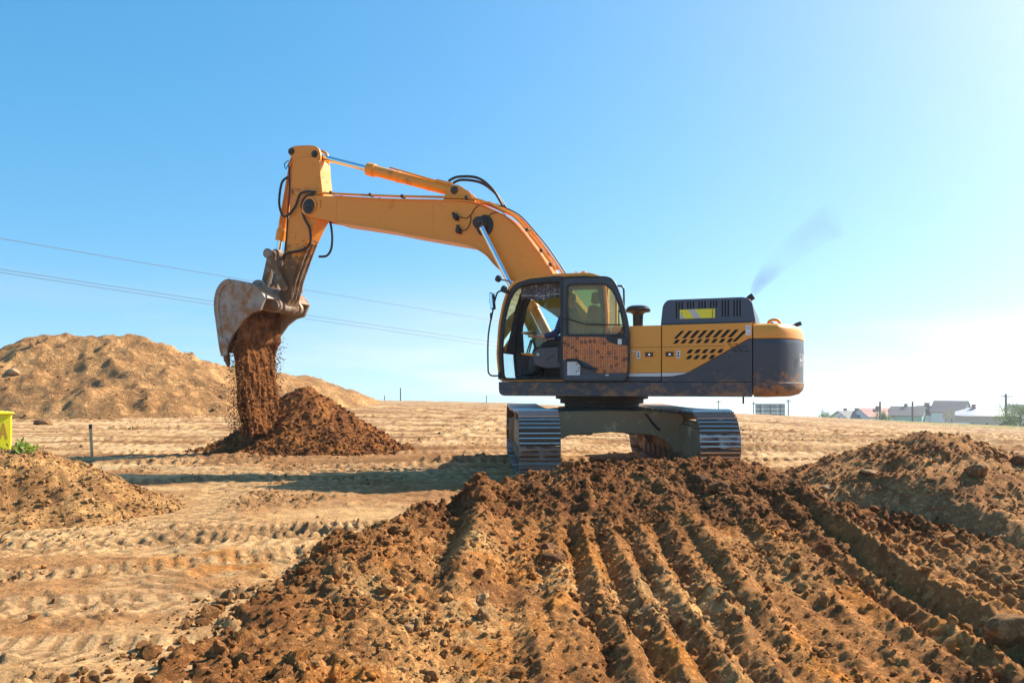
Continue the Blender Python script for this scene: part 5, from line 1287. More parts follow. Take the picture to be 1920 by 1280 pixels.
# ------------------------------------------------------------------ the operator, seated in the cab
def person():
    J = {  # joints in the excavator frame; radius
        'pelvis': ((.14, .97, 2.16), .15), 'waist': ((.20, .97, 2.32), .14), 'chest': ((.27, .97, 2.52), .155), 'neck0': ((.25, .97, 2.69), .07), 'neck': ((.27, .97, 2.76), .055), 'head0': ((.29, .97, 2.84), .085), 'head1': ((.295, .97, 2.93), .095), 'head2': ((.28, .97, 3.0), .07),
        'ls': ((.36, 1.15, 2.60), .088), 'le': ((.45, 1.27, 2.31), .066), 'lf': ((.60, 1.27, 2.265), .052), 'lw': ((.73, 1.25, 2.265), .034),
        'rs': ((.30, .80, 2.60), .085), 're': ((.43, .72, 2.31), .055), 'rf': ((.60, .72, 2.25), .048), 'rw': ((.73, .72, 2.25), .034),
        'lh': ((.20, 1.07, 2.14), .10), 'lk': ((.72, 1.10, 2.14), .075), 'la': ((.90, 1.10, 1.68), .05), 'lt': ((1.10, 1.10, 1.63), .04),
        'rh': ((.20, .87, 2.14), .10), 'rk': ((.72, .86, 2.14), .075), 'ra': ((.90, .88, 1.68), .05), 'rt': ((1.10, .88, 1.63), .04),
        'lp': ((.78, 1.25, 2.262), .032), 'rp': ((.78, .72, 2.247), .032),
    }
    E_ = [('pelvis', 'waist'), ('waist', 'chest'), ('chest', 'neck0'), ('neck0', 'neck'), ('neck', 'head0'), ('head0', 'head1'), ('head1', 'head2'), ('chest', 'ls'), ('ls', 'le'), ('le', 'lf'), ('lf', 'lw'), ('chest', 'rs'), ('rs', 're'), ('re', 'rf'), ('rf', 'rw'), ('pelvis', 'lh'), ('lh', 'lk'), ('lk', 'la'), ('la', 'lt'), ('pelvis', 'rh'), ('rh', 'rk'), ('rk', 'ra'), ('ra', 'rt'), ('lw', 'lp'), ('rw', 'rp')]
    names = list(J); co = [J[n][0] for n in names]; rd = [J[n][1] for n in names]; ed = [(names.index(a), names.index(b)) for a, b in E_]
    for (pn, s, dz) in (('lp', 1, 0), ('rp', -1, 0)):
        P0 = J[pn][0]
        for k, (dy, ln) in enumerate(((-.030, .062), (-.010, .074), (.010, .070), (.030, .055))):
            base = (P0[0] + .030, P0[1] + dy * s, P0[2] + .004)
            mid = (base[0] + ln * .55, base[1], base[2] - .002); tip = (mid[0] + ln * .22, mid[1], mid[2] - .032)
            i = len(co); co += [base, mid, tip]; rd += [.011, .010, .008]; ed += [(names.index(pn), i), (i, i + 1), (i + 1, i + 2)]
        b = (P0[0] + .01, P0[1] - .035 * s, P0[2] - .012); t = (b[0] + .045, b[1] - .012 * s, b[2] + .012)
        i = len(co); co += [b, t]; rd += [.013, .009]; ed += [(names.index(pn), i), (i, i + 1)]
    # nose, chin and ears grow out of the head
    me = bpy.data.meshes.new('person'); me.from_pydata(co, ed, [])
    ob = bpy.data.objects.new('person', me); COL.objects.link(ob)
    sk_ = ob.modifiers.new('skin', 'SKIN'); sk_.use_smooth_shade = True
    if not me.skin_vertices: me.attributes  # layer is made by the modifier
    lay = me.skin_vertices[0] if len(me.skin_vertices) else None
    if lay is None:
        bm = bmesh.new(); bm.from_mesh(me); bm.verts.layers.skin.verify(); bm.to_mesh(me); bm.free(); lay = me.skin_vertices[0]
    for i, v in enumerate(lay.data): v.radius = (rd[i], rd[i]); v.use_root = (i == 0)
    ss = ob.modifiers.new('sub', 'SUBSURF'); ss.levels = 2; ss.render_levels = 2
    dg = bpy.context.evaluated_depsgraph_get(); dg.update()
    nm = bpy.data.meshes.new_from_object(ob.evaluated_get(dg))
    bpy.data.objects.remove(ob)
    # face features worked into the head
    for v in nm.vertices:
        p = v.co
        if p.z > 2.80 and p.x > .27:
            dy = p.y - .97
            p.x += .030 * math.exp(-(dy / .014) ** 2 - ((p.z - 2.885) / .024) ** 2)          # nose
            p.x += .012 * math.exp(-(dy / .03) ** 2 - ((p.z - 2.815) / .02) ** 2)             # chin
            p.x -= .012 * math.exp(-((abs(dy) - .032) / .014) ** 2 - ((p.z - 2.915) / .012) ** 2)  # eye sockets
            p.x -= .006 * math.exp(-(dy / .025) ** 2 - ((p.z - 2.848) / .006) ** 2)           # mouth
        if p.z > 2.86 and abs(p.z - 2.90) < .035 and abs(p.x - .29) < .02: p.y += .018 * (1 if p.y > .97 else -1)
    for mm in ('navy_cloth', 'camo_cloth', 'skin', 'rubber', 'hair'): nm.materials.append(MATS[mm])
    for f in nm.polygons:
        c = f.center; f.use_smooth = True
        if c.z > 2.95 or (c.z > 2.86 and c.x < .25): i = 4
        elif c.z > 2.73: i = 2
        elif c.x > .655 and c.z > 2.215: i = 2
        elif c.z < 1.72: i = 3
        elif c.z < 2.205 and (c.x > .17 or c.z < 2.0): i = 1
        elif c.z < 2.18: i = 1
        else: i = 0
        f.material_index = i
    o = bpy.data.objects.new('person', nm); COL.objects.link(o)
    o.location = (1.6, 13.6, 0); o.rotation_euler = (0, 0, YAW)
    return tag(o, 'person in a navy jacket seated at the controls in the excavator cab', 'person')
person()

# ------------------------------------------------------------------ soil in the bucket and falling from it
EXM = Matrix.Translation((1.6, 13.6, 0)) @ Matrix.Rotation(YAW, 4, 'Z')
def to_world(pts):
    a = np.asarray(pts, dtype=np.float64); c, s = math.cos(YAW), math.sin(YAW)
    return np.stack([1.6 + c * a[:, 0] - s * a[:, 1], 13.6 + s * a[:, 0] + c * a[:, 1], a[:, 2]], -1)
r = np.random.RandomState(9)
# what is still in the bucket: a slumped wedge against its back
nu, nv_ = 90, 60
U, V = np.meshgrid(np.linspace(0, 1, nu), np.linspace(0, 1, nv_)); U = U.ravel(); V = V.ravel()
yy_ = -.69 + 1.38 * U
surf_x = np.interp(V, [0, .25, .6, 1], [7.58, 7.42, 7.40, 7.52]); surf_z = np.interp(V, [0, .25, .6, 1], [2.16, 2.40, 2.85, 3.35])
nn_ = .07 * fbm(yy_ * 4, V * 4, 4, 401) + .05 * ridged(yy_ * 3, V * 5, 3, 402) + .06 * clodfield(yy_, V * 1.2, .1, 403, .2, .6, .6)
loc = np.stack([surf_x - nn_, yy_, surf_z - nn_ * .3], -1)
cs_ = lerp3(c3(.12, .055, .025), c3(.25, .12, .05), sstep(fbm(yy_ * 5, V * 5, 3, 404), -.3, .4))
bs = fast_mesh('bucket_soil', to_world(loc), quads(nv_, nu), 'soil_near', cs_)
tag(bs, 'dark soil still lying inside the tipped bucket', kind='stuff')
# the falling curtain: a ragged body of soil and a cloud of crumbs round it
nu, nv_ = 120, 130
def curtain(side):
    U, V = np.meshgrid(np.linspace(0, 1, nu), np.linspace(0, 1, nv_)); U = U.ravel(); V = V.ravel()
    wl_ = np.interp(V, [0, .3, 1], [.66, .63, .50]); wr_ = np.interp(V, [0, .3, 1], [-.60, -.62, -.60])
    yl = wl_ + (wr_ - wl_) * U + .05 * fbm(V * 6, U * 3, 3, 411)
    zt = 2.26 + .10 * np.sin(U * 3.0) + .05 * fbm(U * 6, U * 0, 3, 412)
    zl = zt + (.45 - zt) * V
    ed_ = np.minimum(1, np.minimum(U, 1 - U) * 6) ** .5
    th = (.05 + .13 * np.sqrt(V)) * ed_ * np.minimum(1, V * 8 + .15)
    nz = .10 * fbm(yl * 6, zl * 1.4, 4, 413 + side) + .06 * .8 * clodfield(yl, zl, .06, 415 + side, .2, .62, .7) + .03 * .9 * clodfield(yl, zl, .03, 417 + side, .2, .6, .8)
    xl = 7.50 - .10 * V + (th + nz * ed_) * side
    return np.stack([xl, yl, zl], -1), lerp3(c3(.13, .055, .021), c3(.27, .122, .042), sstep(fbm(yl * 9, zl * 2, 4, 419), -.3, .4))
a1, c1 = curtain(1); a2, c2_ = curtain(-1)
fq = quads(nv_, nu)
U_, V_ = np.meshgrid((np.arange(nu - 1) + .5) / (nu - 1), (np.arange(nv_ - 1) + .5) / (nv_ - 1)); U_ = U_.ravel(); V_ = V_.ravel()
hole = fbm(U_ * 16, V_ * 7, 4, 431, .65) + .42 * (1 - np.minimum(1, np.minimum(U_, 1 - U_) * 5)) + .25 * np.maximum(0, .16 - V_) / .16
fq = fq[hole < .40]
fs_ = fast_mesh('falling_soil', np.concatenate([to_world(a1), to_world(a2)]), np.concatenate([fq, fq + nu * nv_]), 'soil_near', np.concatenate([c1, c2_]))
tag(fs_, 'reddish soil pouring from the bucket onto the cone below', kind='stuff')
N = 6500
zz = r.uniform(.5, 2.5, N); yy_ = r.uniform(-.72, .72, N); edge_ = 0
k = r.uniform(size=N) < .35; yy_[k] = np.where(r.uniform(size=k.sum()) < .6, .60, -.62) + r.normal(0, .075, k.sum())
xx_ = 7.48 + r.normal(0, .11, N)
sz_ = .006 + .020 * r.uniform(size=N) ** 3
cr_ = lerp3(c3(.15, .07, .03), c3(.33, .16, .06), r.uniform(size=N).astype(np.float32))
o = clods('falling_crumbs', to_world(np.stack([xx_, yy_, zz], -1)), sz_, cr_, 'soil_near', 1, 421)
tag(o, 'crumbs of soil in the air round the pouring soil', kind='stuff')

# ------------------------------------------------------------------ single stones and big clods
B_, G_ = bank_z, ground_z
topz = lambda x, y: np.maximum(np.maximum(bank_z(x, y), heap_right_z(x, y)), -9)
stone('rust brown boulder in the hollow below the right hand heap', 3.72, 8.0, .13, topz, (.25, .10, .035), 501, (1.1, .9, .8))
stone('small pale stone below the crest of the right hand heap', 4.05, 8.6, .085, topz, (.36, .25, .16), 502, (1.2, .9, .7))
stone('flat pale stone left of the hollow in the right heap', 3.55, 8.55, .07, topz, (.36, .25, .16), 503, (1.3, 1, .6))
stone('large tan boulder on the right flank of the heap', 5.02, 8.25, .14, topz, (.25, .15, .075), 504, (.8, 1, 1.1))
stone('brown clod high on the far right flank of the heap', 5.75, 8.55, .13, topz, (.22, .11, .055), 505, (1.2, .9, .8), nm='earth_clod', cat='clod')
stone('square tan block of earth in the bottom right corner', 2.98, 4.52, .15, topz, (.27, .165, .08), 506, (1.15, .8, .85), nm='earth_clod', cat='clod')
stone('brown rounded stone lying between the furrows at the right', 3.35, 6.0, .07, topz, (.30, .18, .10), 507)
stone('grey stone at the foot of the hollow in the heap', 3.85, 6.45, .06, topz, (.3, .21, .13), 508, (1.2, 1, .7))
stone('big dark clod on the bank below the slewing ring', 2.02, 8.25, .15, topz, (.13, .068, .034), 509, (1.2, .9, .8), nm='earth_clod', cat='clod')
stone('second dark clod just below the big one on the bank', 2.12, 7.9, .12, topz, (.15, .08, .04), 510, (1.1, .9, .8), nm='earth_clod', cat='clod')
stone('rounded brown clod on the bank beside the orange furrows', .30, 6.25, .085, topz, (.20, .11, .06), 511, nm='earth_clod', cat='clod')
stone('dark clod in the middle of the bank above the pale patch', .33, 5.95, .085, topz, (.16, .085, .045), 512, (1.2, 1, .8), nm='earth_clod', cat='clod')
stone('smooth tan stone on the left rim of the bank', -1.65, 6.15, .085, topz, (.40, .27, .16), 513, (1.2, 1, .8))
stone('grey brown stone half sunk in the left rim', -1.55, 5.55, .09, topz, (.34, .235, .145), 514, (1.2, .9, .8))
stone('upright sliver of earth near the bottom of the long ridge', -.18, 4.9, .075, topz, (.30, .19, .10), 515, (.6, .9, 1.4), nm='earth_clod', cat='clod')
stone('pale stone in the bottom middle of the foreground', -.62, 4.55, .045, topz, (.4, .28, .17), 516)
stone('single brown clod on the flat field before the spoil heap', -17.0, 27.6, .32, G_, (.23, .14, .08), 517, nm='earth_clod', cat='clod')
stone('whitish boulder embedded low in the long spoil heap', -22.6, 34.4, .33, spoil_z, (.42, .30, .20), 518, (1.2, 1, .8))
stone('tan stone at the foot of the low left heap', -3.15, 7.3, .075, lambda x, y: np.maximum(ground_z(x, y), heap_left_z(x, y)), (.36, .24, .14), 519)

# ------------------------------------------------------------------ marker stake, yellow tub, weeds
gz1 = lambda x, y, f=ground_z: float(f(np.array([x]), np.array([y]))[0])
SX, SY = -8.27, 15.0; z0 = gz1(SX, SY)
sp_ = empty('marker_stake', (SX, SY, z0)); sp_.rotation_euler = (0, R(-3), 0)
m = MB(); m.box((0, 0, .24), (.045, .03, .68)); m.build('shaft', 'wood', sp_, .004)
m = MB(); m.box((0, 0, .62), (.052, .036, .09)); m.build('painted_head', 'black_trim', sp_, .004)
tag(sp_, 'thin wooden marker stake with a dark head in the field', 'stake')

tub = empty('yellow_tub', (-6.305, 9.6, .38), R(40)); tub.scale = (1, 1, 1)
TPX = [(-.80, .0), (-.16, .0), (-.10, .03), (-.045, .14), (-.01, .26), (.0, .38), (.0, .70), (-.96, .70), (-.96, .38), (-.91, .14), (-.86, .03)]
m = MB(); m.prism(rpoly(TPX, [.05, .05, .05, .1, .1, .1, .02, .02, .1, .1, .05], 4), -.02, .60); m.build('shell', 'yellow_plastic', tub, .015)
m = MB(); m.box((-.48, -.02, .705), (1.0, .05, .03)); m.box((-.48, .60, .705), (1.0, .05, .03)); m.box((.0, .29, .705), (.05, .57, .03)); m.box((-.96, .29, .705), (.05, .57, .03)); m.build('rim', 'yellow_plastic', tub, .008)
tag(tub, 'bright yellow plastic tub with red lettering at the left edge', 'tub')
text('lettering', 'TA', .30, 'letter_red', tub, (-.205, -.0225, .385), (R(90), 0, 0), .42)

def leaf_clump(name, pts, sizes, mat, seed, up=.6, aspect=.35, droop=0.):
    """one quad leaf a point"""
    rr = np.random.RandomState(seed); N = len(pts)
    d = rr.normal(size=(N, 3)); d[:, 2] = np.abs(d[:, 2]) * (1 + up * 3) - droop; d /= np.linalg.norm(d, axis=1)[:, None]
    s = np.cross(d, rr.normal(size=(N, 3))); s /= np.linalg.norm(s, axis=1)[:, None]
    L = sizes[:, None]
    a = pts; b = pts + d * L * .5 + s * L * aspect * .5; c = pts + d * L; e = pts + d * L * .5 - s * L * aspect * .5
    co = np.stack([a, b, c, e], 1).reshape(-1, 3); f = np.arange(N * 4).reshape(N, 4)
    return fast_mesh(name, co, f, mat, smooth=False)
def leaf_mat(name, c1, c2, tr=.35):
    m, n, l, b = _new(name)
    v = noise(n, l, 9, 4, .7); l.new(mixc(n, l, ramp(n, l, v, .3, .7), c1, c2), b.inputs['Base Color']); b.inputs['Roughness'].default_value = .6
    td = n.new('ShaderNodeBsdfTranslucent'); td.inputs[0].default_value = (c2[0] * 1.3, c2[1] * 1.4, c2[2], 1)
    mx = n.new('ShaderNodeMixShader'); mx.inputs[0].default_value = tr
    o = n['Material Output']; l.new(b.outputs[0], mx.inputs[1]); l.new(td.outputs[0], mx.inputs[2]); l.new(mx.outputs[0], o.inputs[0])
    MATS[name] = m
leaf_mat('weed_leaf', (.10, .17, .02), (.25, .33, .05)); leaf_mat('tree_leaf', (.05, .10, .02), (.13, .19, .05)); leaf_mat('verge_grass', (.12, .16, .04), (.24, .26, .09))
rr = np.random.RandomState(31)
for i, (wx, wy, n_, sp) in enumerate(((-6.30, 9.15, 300, .15), (-5.85, 9.0, 130, .12), (-6.0, 9.55, 90, .08), (-5.62, 8.78, 110, .05), (-6.65, 9.0, 220, .16))):
    x = wx + rr.normal(0, sp, n_); y = wy + rr.normal(0, sp * .7, n_); z = heap_left_z(x, y) + rr.uniform(0, .05, n_)
    o = leaf_clump('weed', np.stack([x, y, z], -1), rr.uniform(.03, .10, n_), 'weed_leaf', 600 + i, .15, .32)
    tag(o, ['leafy green weed in front of the yellow tub', 'small green weed right of the yellow tub', 'sparse green weed right behind the tub corner', 'smallest green weed, lowest on the left heap', 'green weed at the very left edge below the tub'][i], 'weed', 'weeds on the low heap')
n_ = 9000; x = rr.uniform(42, 100, n_); y = rr.uniform(74, 122, n_)
k = sstep(fbm(x * .2, y * .3, 3, 611), .0, .3) > rr.uniform(size=n_); x, y = x[k], y[k]
o = leaf_clump('verge_grass', np.stack([x, y, ground_z(x, y)], -1), rr.uniform(.06, .2, len(x)), 'verge_grass', 612, .6, .4); tag(o, 'strip of rough grass along the far right edge of the field', kind='stuff')

# ------------------------------------------------------------------ far things: houses, boards, poles, wires, trees
weathered('wall_white', (.86, .86, .86), .8, amount=.05, scale=.4, fine=.04, dirt=(.55, .55, .54)); weathered('wall_green', (.36, .62, .50), .8, amount=.05, scale=.4, fine=.04, dirt=(.3, .5, .42)); weathered('wall_blue', (.72, .80, .86), .8, amount=.05, scale=.4, fine=.04); weathered('wall_cream', (.55, .48, .40), .8, amount=.05, scale=.4, fine=.05)
weathered('roof_grey', (.15, .15, .16), .7, amount=.1, scale=.5, fine=.1, dirt=(.2, .19, .18)); weathered('roof_brown', (.18, .15, .145), .7, amount=.1, scale=.5, fine=.1); weathered('roof_red', (.40, .13, .11), .7, amount=.1, scale=.5, fine=.1, dirt=(.3, .1, .08)); weathered('roof_metal', (.42, .43, .44), .5, amount=.1, scale=.5, fine=.08, dirt=(.35, .33, .3))
weathered('board_back', (.24, .32, .36), .6, amount=.1, scale=1, fine=.1, dirt=(.2, .26, .29)); weathered('brick', (.30, .17, .13), .9, amount=.2, scale=3, fine=.2)
F_ = 1428.
def at_dir(px, d): return ((px - 960) / F_ * d)
def house(label, X, Y, ztop, w, dp, roofh, wallm, roofm, rz=0., hip=0., over=.35, chim=(), wins=3, gwins=1):
    """ridge along local x; w ridge length, dp depth"""
    roofh *= .62; zb = gz1(X, Y, base_z) - .3; H_ = ztop - zb; we = H_ - roofh
    h = empty('house', (X, Y, zb), rz)
    m = MB(); a, b = w / 2, dp / 2
    if hip: m.box((0, 0, we / 2), (w, dp, we))
    else: m.add([(x, y, z) for x in (-a, a) for (y, z) in ((-b, 0), (b, 0), (b, we), (0, H_ - .12), (-b, we))], [(0, 1, 2, 3, 4), (9, 8, 7, 6, 5), (0, 5, 6, 1), (1, 6, 7, 2), (2, 7, 8, 3), (3, 8, 9, 4), (4, 9, 5, 0)])
    m.build('wall', wallm, h)
    m = MB(); ao, bo, e = a + over, b + over, we - over * roofh / b
    k = hip if hip else 0.
    top = [(-ao + k, 0, H_), (ao - k, 0, H_)]
    low = [(-ao, -bo, e), (ao, -bo, e), (ao, bo, e), (-ao, bo, e)]
    for dz in (0., .16): pass
    vs = low + top; vs2 = [(x, y, z + .16) for x, y, z in vs]
    fs = [(0, 1, 5, 4), (2, 3, 4, 5)] + ([(1, 2, 5), (3, 0, 4)] if hip else [])
    off = len(vs); allv = vs + vs2
    faces = [tuple(reversed(f)) for f in fs] + [tuple(i + off for i in f) for f in fs]
    bd = [(0, 1), (1, 2), (2, 3), (3, 0)] if hip else [(0, 1), (1, 5), (5, 2), (2, 3), (3, 4), (4, 0)]
    faces += [(i, j, j + off, i + off) for i, j in bd]
    m.add(allv, faces); rf_ = m.build('roof', roofm, h)
    for (cx_, cy_, s_) in chim:
        m = MB(); m.box((cx_, cy_, H_ - abs(cy_) * roofh / b + .25), (s_, s_, 1.3)); m.box((cx_, cy_, H_ - abs(cy_) * roofh / b + .95), (s_ * 1.2, s_ * 1.2, .12)); m.build('chimney', 'brick', rf_)
    for i in range(wins):
        x = -a + w * (i + .5) / wins; m = MB(); m.box((x, -b - .03, we * .60), (.95, .08, 1.3)); f = m.build('window', 'white_paint', h); m = MB(); m.box((x, -b - .078, we * .60), (.75, .02, 1.1)); m.build('pane', 'black_trim', f)
    for i in range(gwins):
        for sgn in (-1, 1):
            y = (i - (gwins - 1) / 2) * 2.2; m = MB(); m.box((sgn * (a + .03), y, we * .95), (.08, .9, 1.3)); f = m.build('window', 'white_paint', h); m = MB(); m.box((sgn * (a + .078), y, we * .95), (.02, .7, 1.1)); m.build('pane', 'black_trim', f)
    tag(h, label, 'house', 'houses beyond the field'); return h
hp = lambda px, d: (at_dir(px, d), d)
house('small low house with a dark grey roof, farthest left of the row', *hp(1593, 190), -4.55, 6.0, 7, 2.6, 'wall_white', 'roof_grey', R(12), chim=((-.8, .6, .6), (2.2, .5, .5)))
house('white house with a red tiled roof', *hp(1640, 188), -3.8, 8.4, 7.5, 3.0, 'wall_white', 'roof_red', R(10), chim=((.4, -.8, .9),))
h3 = house('pale green house with a grey roof and green gable', *hp(1703, 186), -3.35, 7.2, 7.5, 3.2, 'wall_green', 'roof_brown', R(-38), chim=((-.6, .5, .7),))
house('small grey roofed wing left of the tall blue house', *hp(1741, 186), -3.2, 5.0, 5, 3.0, 'wall_white', 'roof_brown', R(-10), chim=((-.3, .2, .9),), wins=2)
house('tall pale blue house with a brown roof and wide gable', *hp(1783, 184), -1.95, 6.8, 8.5, 4.0, 'wall_blue', 'roof_brown', R(-42), wins=2, gwins=2)
house('cream bungalow with a broad grey hipped roof', *hp(1843, 165), -3.05, 11.2, 9, 2.6, 'wall_cream', 'roof_metal', R(-6), hip=3.6, chim=((-2.2, -.6, .6),), wins=4, gwins=0)
house('pale blue gabled house cut by the right picture edge', *hp(1921, 178), -2.75, 6.5, 7, 2.8, 'wall_blue', 'roof_grey', R(-60), wins=2)
m = MB(); wx, wy = hp(1748, 160); zb = gz1(wx, wy, base_z)
m.box((0, 0, .9), (9.5, .15, 2.6)); fw = m.build('yard_wall', 'wall_white', None); fw.location = (wx + 3.0, wy, zb); tag(fw, 'low white yard wall before the tall blue house', 'wall')

def ztop(py, d): return 1.41 - (py - 726) * d / F_
# billboard seen from behind
bx0, by0 = hp(1444, 175); zt_ = ztop(757.5, 175); bbz = gz1(bx0, by0, base_z)
BBD = empty('billboard', (bx0, by0, bbz)); hh = zt_ - bbz; bw = 56 * 175 / F_
for i in range(4):
    for j in range(3):
        m = MB(); m.box((-bw / 2 + bw * (i + .5) / 4, 0, hh - 3.1 + 3.1 * (j + .5) / 3), (bw / 4 - .05, .06, 3.1 / 3 - .05)); m.build('panel', 'board_back', BBD)
for i in range(3):
    m = MB(); m.box((-bw / 2 + bw * (i + .5) / 3, -.15, hh / 2 - .5), (.14, .2, hh + 1)); m.build('post', 'pole_wood', BBD)
for j in range(2):
    m = MB(); m.box((0, -.10, hh - .8 - 1.5 * j), (bw, .08, .10)); m.build('rail', 'pole_wood', BBD)
m = MB(); m.box((0, 0, hh + .03), (bw + .1, .14, .12)); m.build('top_frame', 'pole_wood', BBD)
tag(BBD, 'large blue grey billboard seen from behind between two poles', 'billboard')
sx0, sy0 = hp(1779, 150); zt_ = ztop(768, 150); bbz = gz1(sx0, sy0, base_z); SG = empty('double_sign', (sx0, sy0, bbz)); hh = zt_ - bbz
for s_ in (-1, 1):
    m = MB(); m.box((s_ * .62, 0, hh - .85), (1.15, .06, 1.7)); m.build('panel', 'wall_cream', SG)
    m = MB(); m.box((s_ * .62, .08, hh / 2 - .3), (.09, .09, hh)); m.build('post', 'pole_wood', SG)
tag(SG, 'pair of pale sign panels on posts before the tall blue house', 'sign')

def pole(label, px, d, py, r_=.13, arms=0, arm_w=1.6):
    x, y = hp(px, d); zt = ztop(py, d); zb = gz1(x, y, base_z) - .4
    p = empty('utility_pole', (x, y, zb)); h = zt - zb
    m = MB(); m.cyl((0, 0, 0), (0, 0, h), r_ * 1.15, 10, 0, r_); m.build('post', 'pole_wood', p)
    for k in range(arms):
        m = MB(); m.box((0, -.12, h - .5 - .7 * k), (arm_w, .1, .12)); A_ = m.build('cross_arm', 'pole_wood', p)
        for q in (-.45, -.2, .2, .45):
            m = MB(); m.lathe((q * arm_w, -.12, h - .44 - .7 * k), [(.03, 0), (.06, .05), (.06, .14), (.02, .2)], 8); m.build('insulator', 'label_white', A_)
    return tag(p, label, 'pole', 'poles along the far edge of the field')
pole('thin lone pole on the skyline right of the soil cone', 751, 110, 727, .08)
pole('slim pole with cross arm left of the billboard, under the excavator', 1347, 180, 750, .10, 1, 1.2)
pole('pole at the left edge of the billboard', 1413, 180, 753, .11, 1, .9)
pole('pole with cross arm at the right edge of the billboard', 1478, 178, 748.5, .13, 1, 1.1)
pole('dark pole in front of the red roofed house', 1650, 150, 752.5, .17)
pole('dark pole in front of the green house', 1711, 150, 752.5, .17)
pole('tall pole with cross arms before the cream bungalow', 1886, 140, 738, .19, 1, 2.1)
pole('short stub pole on the skyline far left of the houses', 1536, 150, 780, .10)
pole('tiny stub post on the skyline near the thin lone pole', 721, 105, 741, .05)
pole('short post on the skyline just left of the cab', 912, 100, 741, .05)

def wire(label, A_, B_, sag, r_=.018, n=60):
    A_ = Vector(A_); B_ = Vector(B_); m = MB()
    m.tube([A_.lerp(B_, t) - Vector((0, 0, 4 * sag * t * (1 - t))) for t in [(i / n) ** 1.4 for i in range(n + 1)]], r_, 5)
    o = m.build('power_line', 'wire', None); return tag(o, label, 'power line', 'power lines across the sky')
wire('topmost power line crossing the sky behind the boom', (-23.7, 28, 7.72), (122, 160, 1.9), 2.2, .0125)
wire('upper of the two close power lines behind the bucket', (-23.7, 28, 6.50), (122, 160, -.35), 2.2, .0125)
wire('lower of the two close power lines behind the bucket', (-23.7, 28.6, 6.42), (122, 163, -.95), 2.25, .0125)
wire('far thin power line running from the billboard poles to the houses', (at_dir(1478, 178), 178, ztop(751, 178)), (at_dir(1886, 140), 140, ztop(741, 140)), 2.6, .02)
wire('far thin power line between the two billboard poles', (at_dir(1347, 180), 180, ztop(751, 180)), (at_dir(1478, 178), 178, ztop(750, 178)), .5, .02)
wire('power line leaving the picture to the right from the tall pole', (at_dir(1886, 140), 140, ztop(744, 140)), (at_dir(2100, 120), 120, ztop(738, 120)), .5, .02)

def tree(label, px, d, h, wd, seed, n_=1400, name='bush'):
    x, y = hp(px, d); z = gz1(x, y, base_z); t = empty(name, (x, y, z)); rr = np.random.RandomState(seed)
    m = MB(); m.tube([(0, 0, -.3), (.05 * h, 0, h * .35), (0, .04 * h, h * .75)], [h * .04, h * .03, h * .012], 7)
    for k in range(5):
        a = rr.uniform(0, 6.28); m.tube([(0, 0, h * (.2 + .1 * k)), (math.cos(a) * wd * .25, math.sin(a) * wd * .25, h * (.4 + .1 * k))], [h * .018, h * .006], 5)
    m.build('trunk', 'pole_wood', t)
    c = rr.normal(size=(14, 3)) * np.array([wd * .24, wd * .24, h * .19]) + np.array([0, 0, h * .58])
    p = c[rr.randint(0, 14, n_)] + rr.normal(size=(n_, 3)) * np.array([wd * .13, wd * .13, h * .10]); p[:, 2] = np.maximum(p[:, 2], .1)
    o = leaf_clump('crown', p, rr.uniform(.12, .3, n_) * max(1, h / 4), 'tree_leaf', seed + 1, .2, .6); o.parent = t
    return tag(t, label, name, 'trees and bushes by the houses')
tree('leafy green tree at the right picture edge before the houses', 1912, 125, 3.9, 4.6, 701, 2600, 'tree')
tree('lower green bush left of the edge tree', 1893, 128, 2.3, 2.6, 702)
tree('small hazy bush on the skyline left of the houses', 1542, 185, 6.3, 2.6, 703)
tree('second small hazy bush on the skyline left of the houses', 1558, 187, 6.0, 3.0, 704)
tree('thin shrub before the red roofed house', 1658, 170, 5.5, 2.0, 705)

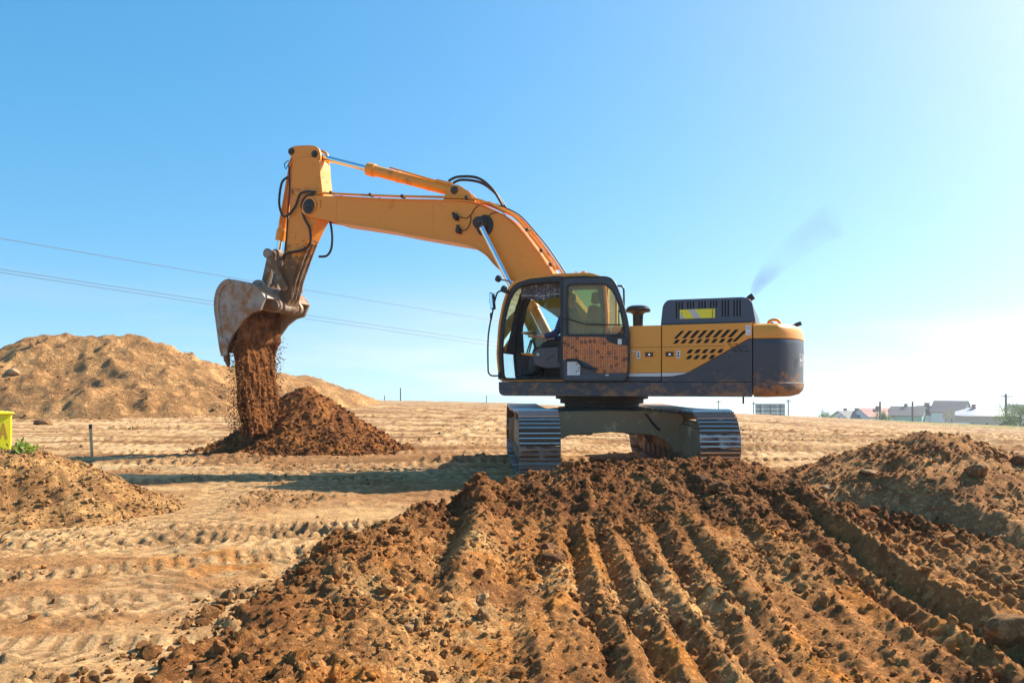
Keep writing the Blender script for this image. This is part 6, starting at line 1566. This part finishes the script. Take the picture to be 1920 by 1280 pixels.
# ------------------------------------------------------------------ exhaust smoke
def smoke():
    m = bpy.data.materials.new('smoke'); m.use_nodes = True; n, l = m.node_tree.nodes, m.node_tree.links; n.clear()
    o = n.new('ShaderNodeOutputMaterial'); v = n.new('ShaderNodeVolumePrincipled'); l.new(v.outputs[0], o.inputs['Volume'])
    v.inputs['Color'].default_value = (.22, .22, .23, 1); v.inputs['Anisotropy'].default_value = .2
    tc = n.new('ShaderNodeTexCoord'); nz = noise(n, l, 2.6, 4, .6, vec=tc.outputs['Object'])
    sp = n.new('ShaderNodeSeparateXYZ'); l.new(tc.outputs['Object'], sp.inputs[0])
    d = n.new('ShaderNodeMath'); d.operation = 'MULTIPLY'
    l.new(ramp(n, l, nz, .28, .66, 0, 1.3), d.inputs[0]); l.new(ramp(n, l, sp.outputs['Z'], .0, .5, 3.6, .36), d.inputs[1])
    l.new(d.outputs[0], v.inputs['Density'])
    MATS['smoke'] = m
smoke()
ex_w = EXM @ Vector((-2.60, .3, 2.93))
m = MB(); path = smooth_path([(0, 0, 0), (.12, .02, .20), (.38, .05, .48), (.72, .05, .78), (1.05, .05, 1.05), (1.35, .05, 1.22)], 5); k = len(path)
m.tube(path, [.05 + .27 * (i / (k - 1)) ** .8 for i in range(k)], 14)
o = m.build('exhaust_smoke', 'smoke', None, loc=ex_w); tag(o, 'thin grey exhaust smoke drifting from the hood', kind='stuff')

# ------------------------------------------------------------------ the air over the site
hm = bpy.data.materials.new('haze'); hm.use_nodes = True; hn, hlk = hm.node_tree.nodes, hm.node_tree.links; hn.clear()
ho = hn.new('ShaderNodeOutputMaterial'); hv = hn.new('ShaderNodeVolumePrincipled'); hv.inputs['Color'].default_value = (.86, .92, 1, 1); hv.inputs['Density'].default_value = .00055; hv.inputs['Anisotropy'].default_value = .35
hlk.new(hv.outputs[0], ho.inputs['Volume']); MATS['haze'] = hm
m = MB(); m.box((0, 118, -14), (560, 280, 48)); hz_o = m.build('haze', 'haze', None); tag(hz_o, kind='stuff')
